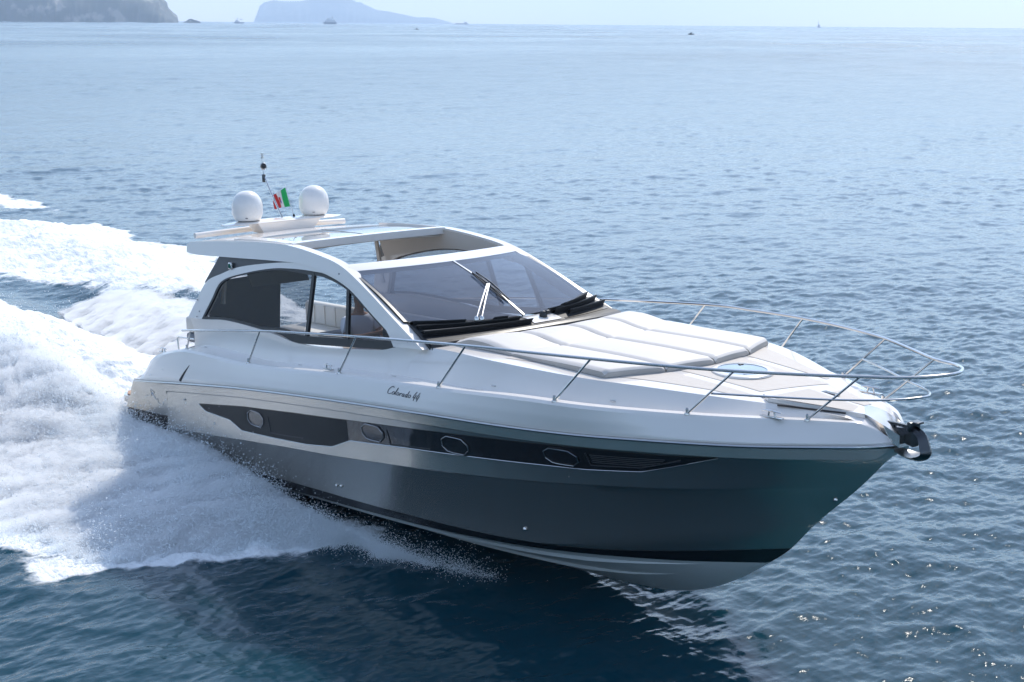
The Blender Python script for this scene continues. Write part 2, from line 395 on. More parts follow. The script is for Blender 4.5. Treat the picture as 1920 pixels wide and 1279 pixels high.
inn = [V3(p.x, min(p.y+.28, -1.2), p.z+.01) for p in d5 if p.x <= 1.45]
m.grid([[p for p in d5 if p.x <= 1.45], inn]); m.grid([inn, [V3(p.x, p.y, .75) for p in inn]])
m.grid([[d0[0], dm[0], d3[0], d5[0], inn[0]], [V3(.02, -1.2, .75)]*5])
m.mirror(); deck = m.build('deck', M['gel'], yacht, ang=28, merge=.0006)
# bow slot with roller
s_ = MB()
s_.slab([[V3(11.96, -.14, 2.075), V3(12.15, -.14, 2.045), V3(12.36, -.13, 1.965), V3(12.50, -.10, 1.89)], [V3(11.96, .14, 2.075), V3(12.15, .14, 2.045), V3(12.36, .13, 1.965), V3(12.50, .10, 1.89)]], (0, 0, -.12))
s_.build('bow_roller', M['steel'], yacht)

# rub rail
m = MB(); XR = np.linspace(.06, 12.455, 150)
pr = [(.0, -.018), (.026, -.014), (.034, 0), (.026, .014), (.0, .018)]
XR = XR**1; rows = [[V3(x_, -(max(float(yR(x_))-.004, 0)+a*(1 if x_ < 12.3 else max(.4, (12.47-x_)/.17))), float(zR(x_))+b) for x_ in XR] for a, b in pr]
rows[2] = [p+Vector((.03 if p.x > 12.42 else 0, 0, 0)) for p in rows[2]]
m.grid(rows); m.mirror(); rub = m.build('rub_rail', M['rub'], yacht)

# trees for snapping trim onto the skin
def bvh(o):
    o_ = Vector(o['_po']) if '_po' in o else Vector((0, 0, 0))
    return BVHTree.FromPolygons([v.co+o_ for v in o.data.vertices], [tuple(p.vertices) for p in o.data.polygons])
T_hull = bvh(hull); T_deck = bvh(deck); T_bot = bvh(bottom)
def snapY(T, x_, z_, off=.004, side=-1, fall=1.8):
    hit = T.ray_cast(Vector((x_, side*4, z_)), Vector((0, -side, 0)))
    if hit[0] is None: return V3(x_, side*fall, z_)
    n = hit[1]; n = n if n.y*side > 0 else -n
    return hit[0]+n*off
def snapZ(T, x_, y_, off=.003):
    hit = T.ray_cast(Vector((x_, y_, 4)), Vector((0, 0, -1)))
    return (hit[0] if hit[0] is not None else V3(x_, y_, 2.1))+Vector((0, 0, off))
def lin(pts):
    xs = [p[0] for p in pts]; zs = [p[1] for p in pts]; return lambda x: float(np.interp(x, xs, zs))
def patchY(T, topf, botf, xa, xb, nx, nz, off, side, thick=None):
    rows = []
    for k in range(nz+1):
        f = k/nz; rows.append([snapY(T, x_, topf(x_)*(1-f)+botf(x_)*f, off, side) for x_ in np.linspace(xa, xb, nx)])
    return rows

# hull window band and its portholes
BT_ = lin([(2.20,.995),(3.47,1.15),(4.83,1.27),(6.01,1.36),(7.51,1.46),(8.74,1.53),(9.76,1.58),(10.57,1.60),(11.12,1.622)])
BB_ = lin([(2.20,.99),(2.40,.915),(3.10,.905),(3.43,.81),(4.26,.85),(5.06,.90),(5.62,.965),(5.99,1.10),(7.12,1.19),(8.19,1.25),(9.12,1.30),(9.66,1.32),(10.27,1.37),(10.59,1.46),(11.12,1.62)])
for side in (-1, 1):
    bd = MB(); bd.grid(patchY(T_hull, BT_, BB_, 2.2, 11.12, 170, 6, .006, side), flip=side > 0)
    edge = MB(); 
    band = bd.build('hull_window', M['band'], yacht, out=(0, side, 0))
    xs_ = np.linspace(2.2, 11.12, 160)
    edge.tube([snapY(T_hull, x_, BB_(x_), .006, side) for x_ in xs_], .006, 5); edge.build('window_trim', M['rub'], band)
    # matt inset at the aft end
    ins = MB(); ins.grid(patchY(T_hull, lambda x: BT_(x)-.004, lambda x: BB_(x)+.004, 2.25, 5.97, 80, 5, .009, side), flip=side > 0); ins.build('charcoal_inset', M['bandm'], band, out=(0, side, 0))
    for (cx, cz, hw, hh) in [(3.83, 1.04, .20, .098), (6.48, 1.28, .20, .094), (7.92, 1.352, .20, .094), (9.41, 1.44, .20, .088)]:
        out = [(1, -.35), (1, .35), (.62, .95), (.2, 1), (-.55, 1), (-1, .45), (-1, -.35), (-.65, -.9), (-.2, -1), (.6, -1)]
        P_ = [snapY(T_hull, cx+a*hw, cz+b*hh, .018, side) for a, b in out]
        ring = MB(); ring.tube(P_, .008, 8, closed=True); po = ring.build('porthole', M['ring'], yacht)
        pg = MB(); pg.poly([snapY(T_hull, cx+a*hw*.96, cz+b*hh*.96, .012, side) for a, b in out]); pg.build('pane', M['band'], po)
    for nm, (xa, xb, za, zb) in [('inset', (4.15, 5.0, 1.12, .97)), ('inset', (6.75, 7.5, 1.355, 1.245))]:
        ll = MB(); P_ = [snapY(T_hull, x_, z_, .012, side) for x_, z_ in [(xa, za), (xa+.05, zb-.06), (xb, zb)]]
        ll.tube(P_, .006, 5); ll.build('window_moulding', M['dark'], band)
    vt = MB(); P_ = [snapY(T_hull, x_, z_, .012, side) for x_, z_ in [(9.74, 1.53), (9.74, 1.385), (10.3, 1.425), (10.75, 1.565)]]
    vt.tube(resamp(P_, 24), .007, 5)
    for k in range(5):
        f = (k+1)/6; vt.tube([snapY(T_hull, x_, 1.53-.13*f+.05*(x_-9.74), .009, side) for x_ in np.linspace(9.78, 10.6-.3*f*f, 12)], .0045, 4)
    vt.build('vent_grille', M['dark'], band)
    for (x_, z_, r_) in [(5.37, .39, .022), (5.47, .40, .022), (8.52, .41, .026), (11.72, 1.1, .028), (1.75, .98, .014)]:
        c_ = snapY(T_hull, x_, z_, .004, side); o = MB(); o.lathe([(r_, 0), (r_*.95, .01), (r_*.5, .018), (0, .02)], c_, (0, side, 0), 14); o.build('skin_fitting', M['steel'], yacht)
    # air scoop let into the quarter
    sp = MB(); sp.tube([snapY(T_deck, x_, z_, -.004, side) for x_, z_ in [(1.72, 1.26), (1.78, 1.33), (1.86, 1.41), (1.96, 1.50)]], [.028, .024, .018, .008], 8); sp.build('air_scoop', M['gunm'], yacht)
# thruster opening
c_ = MB(); c_.lathe([(.11, 0), (.10, .006), (.085, -.002), (.08, .002), (0, .002)], (9.28, -.262, -.265), (.15, -.8, -.6), 24)
c_.build('thruster_tunnel', M['bottom'], yacht)

# ---- lettering on the topsides (strokes)
def strokes(lines, T, x0, z0, sx, sz, r_, off, slope=0.0, side=-1, shear=.25):
    o = MB()
    for ln in lines:
        P_ = smooth_path([(a, b, 0) for a, b in ln], 5)
        pts = [snapY(T, x0+(p.x+shear*p.y)*sx, z0+p.y*sz+(p.x*sx)*slope, off, side) for p in P_]
        if side > 0: pts = [snapY(T, 2*x0+sx*7-(x0+(p.x-shear*p.y)*sx)-x0+x0, z0+p.y*sz+((7-p.x)*sx)*slope, off, side) for p in P_]
        o.tube(pts, r_, 4)
    return o
word = [
 [(1.0, 1.25), (.75, 1.5), (.3, 1.2), (.05, .6), (.2, .1), (.6, 0), (.95, .2)],
 [(1.45, .55), (1.2, .5), (1.15, .15), (1.4, 0), (1.6, .25), (1.45, .55)],
 [(1.75, .1), (1.9, 1.3), (1.95, 1.2), (1.85, .3), (2.0, 0)],
 [(2.5, .55), (2.25, .5), (2.2, .15), (2.45, 0), (2.65, .25), (2.5, .55)],
 [(2.85, 0), (2.9, .5), (2.92, .35), (3.1, .55), (3.2, .5)],
 [(3.75, .5), (3.5, .5), (3.4, .15), (3.6, 0), (3.75, .3), (3.78, .5), (3.78, .05), (3.9, 0)],
 [(4.45, .5), (4.2, .5), (4.1, .15), (4.3, 0), (4.45, .3), (4.55, 1.2), (4.5, .1), (4.65, 0)],
 [(5.1, .55), (4.85, .5), (4.8, .15), (5.05, 0), (5.25, .25), (5.1, .55)],
 [(6.15, 1.35), (5.85, .55), (5.85, .15), (6.1, .25), (6.25, .45)], [(6.25, .8), (6.1, -.35)],
 [(6.85, 1.25), (6.55, .45), (6.55, .05), (6.8, .15), (6.98, .4)], [(6.95, .75), (6.8, -.4)]]
for side in (-1, 1):
    strokes(word, T_deck, 6.80, 1.80, .083, .058, .0042, .003, .005, side).build('lettering', M['ink'], yacht)
rv = [[(.1, 0), (.15, 1.1)], [(-.2, .9), (.2, 1.25), (.7, 1.1), (.55, .75), (.15, .6), (.6, .3), (.95, -.1)], [(1.2, .3), (1.25, -.35), (1.7, -.5), (2.1, -.1), (2.1, .35)], [(.95, -.1), (1.2, .3)]]
for side in (-1, 1):
    strokes(rv, T_hull, .57, .86, .20, .085, .006, .003, -.14, side, 0).build('maker_emblem', M['steel'], yacht)

# ---- swim platform
m = MB(); out = [(.9, -1.72), (-.75, -1.72), (-.93, -1.62), (-1.0, -1.4), (-1.0, 1.4), (-.93, 1.62), (-.75, 1.72), (.9, 1.72)]
m.prism([V3(a, b, .55) for a, b in out], (0, 0, .10)); pf = m.build('swim_platform', M['hull'], yacht)
m = MB(); m.prism([V3(a*.98, b*.97, .653) for a, b in out], (0, 0, .015)); m.build('teak_deck', M['teak'], pf)
m = MB(); m.box((.30, 0, .30), (1.62, 3.62, .48), bev=.05); m.build('underside_shade', M['black'], pf)  # black block added to stand for the shade under the stern wing
m = MB(); m.box((.85, 0, .85), (.25, 3.3, .45), bev=.03); m.build('stern_wall', M['gel'], yacht)

# ---- cabin sides : arch beam, window frame, panes
def onS(pts, off=0.0, side=-1): return [V3(x_, side*(Sc(z_)+off), z_) for x_, z_ in pts]
beam_top = [(1.02,3.09),(1.10,3.125),(1.77,3.18),(2.85,3.24),(3.71,3.25),(4.53,3.17),(5.08,3.065),(5.70,2.825),(6.31,2.555),(6.97,2.27)]
beam_low = [(1.06,2.98),(1.30,2.965),(1.65,2.97),(2.57,3.00),(3.51,3.03),(4.2,3.03),(5.09,2.90),(5.64,2.72),(6.15,2.45),(6.40,2.24)]
arch_out = [(1.38,2.06),(1.56,2.36),(1.75,2.62),(2.11,2.75),(2.57,2.88),(3.36,2.99),(4.0,3.04)]
gl_top = [(1.78,2.10),(1.96,2.38),(2.15,2.65),(2.68,2.80),(3.38,2.92),(3.91,2.96),(4.42,2.96),(4.74,2.94),(5.26,2.82),(5.80,2.58),(6.14,2.43),(6.51,2.26)]
gl_bot = [(1.78,2.10),(2.51,2.15),(3.27,2.13),(3.79,2.115),(4.0,2.09),(4.32,2.05),(5.2,2.11),(6.18,2.185),(6.51,2.26)]
def band2(a, b, n, nz, off, thick, side, m):
    A = resamp(smooth_path(onS(a, off, side), 6), n); B = resamp(smooth_path(onS(b, off, side), 6), n)
    rows = []
    for k in range(nz+1):
        f = k/nz; rr = []
        for p, q_ in zip(A, B):
            v_ = p.lerp(q_, f); v_.y = side*(Sc(v_.z)+off); rr.append(v_)
        rows.append(rr)
    m.slab(rows, (0, -side*thick, 0)); return rows
for side in (-1, 1):
    m = MB(); band2(beam_top, beam_low, 60, 3, 0, .13, side, m)
    m.build('roof_arch', M['gel'], yacht, ang=40)
    m = MB()
    a2 = arch_out+[(4.6,3.01),(5.09,2.90),(5.64,2.72),(6.15,2.45),(6.42,2.24)]
    g2 = [(1.78,2.10),(1.96,2.38),(2.15,2.65),(2.68,2.80),(3.38,2.92),(3.91,2.96),(4.42,2.965),(4.74,2.945),(5.26,2.82),(5.80,2.58),(6.14,2.43),(6.51,2.26)]
    A = resamp(smooth_path(onS(a2, -.012, side), 6), 70); B = resamp(smooth_path(onS(g2, -.012, side), 6), 70)
    m.slab([A, [p.lerp(q_, .5) for p, q_ in zip(A, B)], B], (0, -side*.09, 0)); m.build('window_surround', M['gel'], yacht, ang=40)
    # dark infill behind the arch
    m = MB(); low = [(1.66,2.59),(2.11,2.74),(2.57,2.87),(3.36,2.98),(3.95,3.03)]; upp = [(1.95,2.975),(2.4,2.995),(2.9,3.015),(3.4,3.03),(3.98,3.035)]
    A = resamp(onS(upp, -.03, side), 20); B = resamp(onS(low, -.03, side), 20); m.slab([A, B], (0, -side*.03, 0)); m.build('aft_side_panel', M['dark'], yacht)
    m = MB(); m.prism([V3(1.90, side*1.40, 2.30), V3(1.98, side*1.40, 2.30), V3(1.97, side*1.29, 3.1), V3(1.90, side*1.29, 3.1)], (0, -side*.03, 0)); m.build('aft_pillar', M['cream'], yacht)
    # black frame border round the glass
    m = MB(); outl = gl_top[:-1]+gl_bot[:0:-1]
    P_ = onS(gl_top, -.016, side); ctr = V3(4.3, side*Sc(2.5), 2.48)
    def inset(pts, f0):
        o = []
        for p in pts: v_ = ctr-p; v_.normalize(); o.append(p+v_*f0)
        return o
    A = resamp(smooth_path(P_, 5), 80); B = inset(A, .05)
    for p in B: p.y = side*(Sc(p.z)-.016)
    m.slab([A, B], (0, -side*.03, 0))
    A = resamp(smooth_path(onS(gl_bot, -.014, side), 3), 60); B = []
    for p in A:
        t_ = .03+.07*float(sstep(3.3, 4.2, p.x))*(1-float(sstep(6.2, 6.5, p.x))); v_ = V3(p.x, p.y, p.z+t_); v_.y = side*(Sc(v_.z)-.014); B.append(v_)
    m.slab([B, A], (0, -side*.035, 0)); wf = m.build('side_window_frame', M['black'], yacht)
    for (x0, z0, x1, z1) in [(4.42, 2.95, 4.50, 2.07), (5.25, 2.81, 5.42, 2.13)]:
        m = MB(); A = onS([(x0-.03, z0), (x1-.03, z1)], -.012, side); B = onS([(x0+.03, z0), (x1+.03, z1)], -.012, side)
        m.slab([A, B], (0, -side*.04, 0)); m.build('mullion', M['black'], wf)
    tf = lin(gl_top); bf = lin(gl_bot)
    for nm, xa, xb, mt in [('aft_window', 1.80, 4.42, M['sglass']), ('sliding_window', 4.42, 5.28, M['cglass']), ('forward_window', 5.28, 6.48, M['sglass'])]:
        m = MB(); xs_ = np.linspace(xa, xb, 24); m.grid([[V3(x_, side*(Sc(tf(x_))-.028), tf(x_)) for x_ in xs_], [V3(x_, side*(Sc(bf(x_)+.02)-.028), bf(x_)+.02) for x_ in xs_]])
        m.build(nm, mt, yacht)
    # inner liner, cream
    m = MB(); band2([(2.0,3.17),(2.85,3.22),(3.71,3.23),(4.53,3.15),(5.05,3.04)], [(2.05,2.72),(2.68,2.81),(3.38,2.92),(3.91,2.96),(4.42,2.94),(4.74,2.92),(5.15,2.86)], 50, 2, -.135, .02, side, m)
    m.build('inner_liner', M['cream'], yacht)
    # navigation light
    m = MB(); c_ = V3(2.36, side*(Sc(2.88)-.0), 2.88); m.box(c_, (.085, .05, .10), bev=.015); nl = m.build('navigation_light', M['steel'], yacht)
    m = MB(); m.box(c_+Vector((.005, side*.022, 0)), (.06, .03, .065), bev=.012); m.build('lens', M['lensg'] if side < 0 else M['lensr'], nl)
    # screws
    for x_, z_ in [(5.02,2.98),(6.66,2.33),(1.6,2.35),(1.7,2.2),(1.66,2.12),(5.30,2.72)]:
        m = MB(); m.lathe([(.012, 0), (.009, .004), (0, .005)], V3(x_, side*(Sc(z_)+.0), z_), (0, side, 0), 8); m.build('screw', M['gunm'], yacht)

# ---- roof : aft slab, sliding glass panel, front bar, header
def roofrow(X, z0, ym, n=17, c=.035): return [V3(X, -ym+2*ym*k/(n-1), z0+c*(1-(2*k/(n-1)-1)**2)) for k in range(n)]
m = MB(); m.slab([roofrow(x_, z_, 1.285) for x_, z_ in [(1.04, 3.10), (1.3, 3.15), (1.8, 3.195), (2.3, 3.22), (2.42, 3.225)]], (0, 0, -.07)); m.build('roof', M['gel'], yacht)
m = MB(); m.slab([roofrow(x_, z_, 1.20, 17, .014) for x_, z_ in [(2.40, 3.225), (2.8, 3.243), (3.2, 3.252), (3.62, 3.25)]], (0, 0, -.02)); rg = m.build('roof_glass', M['rglass'], yacht)
m = MB(); m.slab([roofrow(x_, z_, 1.27, 21, .012) for x_, z_ in [(3.60, 3.268), (3.71, 3.262)]], (0, 0, -.095)); m.build('front_bar', M['gel'], rg)
for side in (-1, 1):
    m = MB(); m.slab([[V3(x_, side*1.30, z_+.004), V3(x_, side*1.17, z_+.018)] for x_, z_ in [(2.2, 3.232), (2.8, 3.255), (3.3, 3.262), (3.62, 3.258)]], (0, 0, -.05)); m.build('side_track', M['gel'], rg)
m = MB(); m.box((3.02, 0, 3.266), (1.15, .012, .006)); m.build('glass_seam', M['dark'], rg)
m = MB(); m.slab([roofrow(x_, z_, 1.22) for x_, z_ in [(2.3, 3.14), (3.66, 3.15)]], (0, 0, -.02)); m.build('headliner', M['cream'], rg)
m = MB(); A = []; Bq = []
n = 25
for k in range(n):
    s_ = -1+2*k/(n-1); c_ = 1-s_*s_
    A.append(V3(5.0+.17*c_, s_*1.34, 3.085+.005*c_)); Bq.append(V3(5.20+.31*c_, s_*1.335, 3.02+.02*c_))
m.slab([A, [p.lerp(q_, .5)+Vector((0, 0, .008)) for p, q_ in zip(A, Bq)], Bq], (0, 0, -.06)); m.build('windscreen_header', M['gel'], yacht)
# roller cover, spoiler bar
m = MB(); m.tube([(1.08, -1.30, 3.205), (1.08, 0, 3.235), (1.08, 1.30, 3.205)], .042, 14); m.build('shade_roller', M['gel'], yacht)
# radar arch wing
m = MB(); rowsw = []
for k in range(25):
    s_ = -1+2*k/24; ch = .24*max(.08, (1-abs(s_)**5))**.5; y_ = s_*1.0; zc_ = 3.355-.012*s_*s_
    rowsw.append([V3(1.38+ch*math.cos(a), y_, zc_+.03*math.sin(a)*max(.25, 1-abs(s_)**6)) for a in [j*2*math.pi/20 for j in range(20)]])
m.grid(rowsw, close=True); m.poly(rowsw[0]); m.poly(rowsw[-1]); arch = m.build('mast_wing', M['gel'], yacht)
m = MB(); m.prism([V3(1.56, -.42, 3.19), V3(1.56, .42, 3.19), V3(1.60, .54, 3.345), V3(1.60, -.54, 3.345)], (-.32, 0, 0)); m.build('wing_pylon', M['gel'], arch)
for side in (-1, 1):
    m = MB(); R_ = .224
    prof = [(0.0, .0), (.165, .0), (.185, .012), (.205, .05), (R_, .10), (R_, .20)]+[(R_*math.cos(a)**.9, .20+.235*math.sin(a)) for a in np.linspace(.08, math.pi/2-.02, 14)]+[(0, .435)]
    m.lathe(prof, (1.37, side*.575, 3.385), n=40); dm_ = m.build('satellite_dome', M['dome'], yacht)
    m = MB(); m.lathe([(.15, 0), (.15, .02)], (1.37, side*.575, 3.372), n=24); m.build('dome_foot', M['dark'], dm_)
    m = MB(); m.box((1.37+.17, side*.575-.12, 3.43), (.02, .03, .008)); m.build('drain_plug', M['dark'], dm_)
# light mast
m = MB(); m.tube(smooth_path([(1.40, 0, 3.36), (1.18, 0, 3.64), (1.0, 0, 3.88), (.94, 0, 4.0), (.91, 0, 4.25)], 5), .015, 8); mast = m.build('light_mast', M['steel'], yacht)
m = MB(); m.lathe([(0, -.05), (.035, -.04), (.045, 0), (.035, .04), (0, .05)], (.925, 0, 4.13), (1, -.4, .1), 16); m.build('horn', M['black'], mast)
m = MB(); m.lathe([(.048, -.012), (.055, 0), (.048, .012)], (.945, -.01, 4.13), (1, -.4, .1), 16); m.build('horn_ring', M['steel'], mast)
m = MB(); m.box((.945, -.015, 3.95), (.035, .05, .12), bev=.01); m.build('junction_box', M['gunm'], mast)
m = MB(); m.lathe([(0, 0), (.03, 0), (.03, .02), (.014, .03), (.014, .055), (.03, .06), (.03, .08), (0, .085)], (.908, 0, 4.245), n=14); m.build('anchor_light', M['steel'], mast)

# ---- windscreen, mullion, wipers, louvres
def wsp(s_, f):                                      # s across -1..1, f top..base
    c_ = 1-s_*s_
    T_ = V3(5.20+.31*c_, s_*1.335, 3.005+.03*c_); B_ = V3(6.43+.46*c_, s_*1.445, 2.52-.045*c_)
    p = T_.lerp(B_, f); p.z += .035*math.sin(math.pi*f)+.008*(1-c_); return p
m = MB(); m.grid([[wsp(-1+2*k/30, f/12) for k in range(31)] for f in range(13)]); ws = m.build('windscreen', M['wglass'], yacht)
m = MB(); m.slab([[wsp(-.010, f/12)+Vector((0, 0, .008)), wsp(.010, f/12)+Vector((0, 0, .008))] for f in range(13)], (0, 0, -.03)); m.build('centre_mullion', M['rub'], ws)
for s0 in (-1, 1):
    m = MB(); m.slab([[wsp(s0, f/12)+Vector((0, s0*.04, 0)), wsp(s0*.985, f/12)+Vector((0, 0, -.004))] for f in range(13)], (0, 0, -.03)); m.build('windscreen_seal', M['black'], ws)
def lv(s_, v):                                       # louvre surface
    c_ = 1-s_*s_
    A_ = V3(6.42+.46*c_, s_*(1.44), 2.515-.06*c_); B_ = V3(7.0+.25*c_, s_*1.54, 2.31+.045*c_)
    return A_.lerp(B_, v)+Vector((0, 0, -.012+.03*math.sin(math.pi*v)))
m = MB(); m.slab([[lv(-1+2*k/40, v/6) for k in range(41)] for v in range(7)], (0, 0, -.04)); dash = m.build('windscreen_cowl', M['louv'], yacht)
m = MB(); m.grid([[lv(-.03+.31*k/10, v/6*.70)+Vector((0, 0, .008)) for k in range(11)] for v in range(7)]); m.build('wiper_tray', M['gel'], dash, out=(0, 0, 1))
m = MB(); m.grid([[lv(-.53+.16*k/6, v/4*.24-.02)+Vector((0, 0, .009)) for k in range(7)] for v in range(5)]); m.build('wiper_tray', M['gel'], dash, out=(0, 0, 1))
m = MB(); m.grid([[lv(-1+2*k/40, .97)+Vector((.0, 0, .046)) for k in range(41)], [lv(-1+2*k/40, 1.0)+Vector((.025, 0, .030)) for k in range(41)], [lv(-1+2*k/40, 1.0)+Vector((.05, 0, -.07)) for k in range(41)]]); m.build('cowl_trim', M['black'], dash)
def blade(a, b, v0, v1, h0=.018, h1=.05):
    m = MB(); n = 16
    back = [lv(a+(b-a)*k/(n-1), v0)+Vector((0, 0, h0)) for k in range(n)]
    front = [lv(a+(b-a)*k/(n-1), v1)+Vector((.012, 0, h1)) for k in range(n)]
    m.slab([back, [p.lerp(q_, .6)+Vector((0, 0, .006)) for p, q_ in zip(back, front)], front], (0, 0, -.012))
    m.grid([[p+Vector((-.006, 0, -.012)) for p in front], [lv(a+(b-a)*k/(n-1), v1)+Vector((-.03, 0, .002)) for k in range(n)]])
    return m.build('louvre', M['louv'], dash)
for a, b, v0, v1 in [(-.98, -.58, .02, .20), (-.33, -.20, .04, .20), (-.98, -.12, .26, .43), (-.98, -.04, .50, .67), (.50, .98, -.10, .12), (.23, .44, .08, .24), (.30, .98, .16, .36), (.42, .98, .42, .60)]:
    blade(a, b, v0, v1, .016, .068 if b < 0 else .082)
blade(-.99, .99, .78, .97, .012, .04)
m = MB(); m.grid([[lv(-1+k/20*.99, v) + Vector((0, 0, .006)) for k in range(20)] for v in (.0, .72)]); m.grid([[lv(.32+k/20*.67, v) + Vector((0, 0, .006)) for k in range(20)] for v in (.0, .72)]); m.build('cowl_recess', M['black'], dash)
m = MB(); c_ = lv(.14, .38); m.lathe([(.05, 0), (.05, .03), (.035, .075), (0, .085)], c_, (0, 0, 1), 14); m.box(c_+Vector((.02, .05, .06)), (.05, .06, .05), bev=.01); m.build('washer_motor', M['black'], dash)
# wipers
for k, (bs_, tp) in enumerate([(-.475, -.118), (-.43, -.09)]):
    p0 = lv(bs_, .10)+Vector((0, 0, .05)); p1 = V3(6.345, tp*1.3, 2.80)+Vector((.0, 0, .02))
    p1 = wsp(tp*.8, .60)+Vector((.02, 0, .09))
    m = MB(); m.tube([p0, p0.lerp(p1, .5)+Vector((0, 0, .012)), p1], .013, 8); wa = m.build('wiper_arm', M['ring'], yacht)
    m = MB(); m.lathe([(.03, -.04), (.032, .01), (.02, .03), (0, .035)], p0, n=12); m.build('wiper_pivot', M['steel'], wa)
    c0 = wsp(-.01+.03*k, .31)+Vector((.0, -.02+.02*k, .035)); c1 = wsp(-.01+.03*k, .80)+Vector((0, -.05+.02*k, .035))
    m = MB(); m.tube([c0, c0.lerp(c1, .5)+Vector((0, 0, .028)), c1], .008, 6); m.tube([c0+Vector((0, 0, -.012)), c1+Vector((0, 0, -.012))], .006, 6)
    m.tube([c0.lerp(c1, .3)+Vector((0, 0, .02)), c0.lerp(c1, .7)+Vector((0, 0, .02))], .011, 6); m.build('wiper_blade', M['black'], wa)

# ---- interior seen through glass
m = MB(); m.box((3.9, 0, 1.18), (5.6, 2.9, .04)); m.build('cockpit_sole', M['floor'], yacht)
m = MB(); m.prism([V3(5.3, -1.35, 1.2), V3(5.3, -1.35, 2.0), V3(5.75, -1.35, 2.18), V3(6.9, -1.35, 2.22), V3(6.9, -1.35, 1.2)], (0, 2.7, 0)); da = m.build('dashboard', M['dark'], yacht)
m = MB(); m.box((5.72, -.75, 2.26), (.34, .9, .12), bev=.03); m.build('instrument_pod', M['black'], da)
m = MB(); cw = V3(5.22, -.72, 2.12); tor = [cw+Vector((.06*math.sin(a), .17*math.cos(a), .16*math.sin(a))) for a in np.linspace(0, 2*math.pi, 25)[:-1]]
m.tube(tor, .014, 8, closed=True); m.tube([cw, tor[0]], .01); m.tube([cw, tor[12]], .01); m.tube([cw, (5.4, -.72, 2.05)], .02); m.build('steering_wheel', M['black'], da)
m = MB(); m.box((4.45, -.75, 1.62), (.55, .95, .16), bev=.04); m.box((4.16, -.75, 1.86), (.12, .95, .5), bev=.04); m.box((4.45, -.75, 1.38), (.4, .7, .36)); m.build('helm_seat', M['greyv'], yacht)
m = MB(); m.box((.95, 1.12, 1.72), (1.5, .16, .36), bev=.05); m.box((.95, .85, 1.45), (1.5, .6, .2), bev=.05)
for k in range(1, 5): m.box((.2+k*.3, 1.035, 1.72), (.008, .012, .30))
m.build('settee', M['seat'], yacht)
m = MB(); m.box((2.6, 1.05, 1.55), (1.7, .5, .2), bev=.05); m.box((3.2, 1.25, 1.78), (2.2, .1, .28), bev=.04); m.build('lounge', M['seat'], yacht)
m = MB(); m.box((3.9, .95, 1.75), (1.3, .6, .05), bev=.01); m.box((4.8, .9, 1.62), (.9, .7, .5), bev=.05); m.build('galley_unit', M['greyv'], yacht)
m = MB(); m.prism([V3(1.72, -1.52, 1.2), V3(1.72, -1.50, 2.2), V3(1.86, -1.40, 2.62), V3(1.86, -.385, 2.66), V3(1.72, -.41, 1.2)], (.03, 0, 0)); m.build('aft_door', M['trouser'], yacht)
m = MB(); rows = [[V3(2.22+.02*k, y_, 2.75-.034*k+(.012 if k % 2 else 0)) for y_ in (-1.15, -.2)] for k in range(7)]; m.slab(rows, (.02, 0, 0)); m.build('roof_blind', M['dark'], yacht)
m = MB(); m.box((.78, -1.22, 1.86), (.36, .16, .24), bev=.05); m.build('aft_bench', M['seat'], yacht)
m = MB(); m.box((.85, -1.05, 1.66), (.5, .5, .14), bev=.04); m.build('bench_cushion', M['greyv'], yacht)
# helmsman
def skin_body(name, joints, edges, mat, parent, off):
    me = bpy.data.meshes.new(name); me.from_pydata([tuple(Vector(j[0])-Vector(off)) for j in joints], edges, [])
    o = bpy.data.objects.new(name, me); col.objects.link(o); o.parent = parent
    sk = o.modifiers.new('skin', 'SKIN'); sk.use_smooth_shade = True
    for v_, j in zip(me.skin_vertices[0].data, joints): v_.radius = (j[1], j[1] if len(j) < 3 else j[2])
    me.skin_vertices[0].data[0].use_root = True
    su = o.modifiers.new('sub', 'SUBSURF'); su.levels = 2; su.render_levels = 2
    me.materials.append(mat); return o
po = (4.45, -.78, 1.70)
man = thing_b('person', po, 'helmsman in a pale shirt seated behind the side window, forearm out to the wheel', 'person')
J = [((4.42, -.78, 1.80), .14, .17), ((4.40, -.78, 2.0), .13, .16), ((4.42, -.78, 2.22), .13, .19), ((4.44, -.78, 2.36), .055, .06), ((4.47, -.78, 2.46), .065), ((4.49, -.78, 2.56), .10, .085), ((4.49, -.78, 2.66), .085, .075),
     ((4.42, -.99, 2.26), .062), ((4.56, -1.05, 2.05), .05), ((4.82, -.98, 2.10), .036), ((5.06, -.89, 2.17), .026), ((5.14, -.88, 2.19), .03),
     ((4.42, -.57, 2.26), .062), ((4.56, -.50, 2.05), .05), ((4.82, -.55, 2.10), .036), ((5.08, -.58, 2.17), .026), ((5.16, -.59, 2.19), .03),
     ((4.55, -.88, 1.78), .09), ((4.90, -.92, 1.80), .07), ((4.98, -.92, 1.55), .055), ((5.02, -.92, 1.30), .04), ((5.16, -.92, 1.25), .035),
     ((4.55, -.68, 1.78), .09), ((4.90, -.64, 1.80), .07), ((4.98, -.64, 1.55), .055), ((5.02, -.64, 1.30), .04), ((5.16, -.64, 1.25), .035)]
E_ = [(0,1),(1,2),(2,3),(3,4),(4,5),(5,6),(2,7),(7,8),(8,9),(9,10),(10,11),(2,12),(12,13),(13,14),(14,15),(15,16),(0,17),(17,18),(18,19),(19,20),(20,21),(0,22),(22,23),(23,24),(24,25),(25,26)]
skin_body('body', J, E_, M['skin'], man, po)
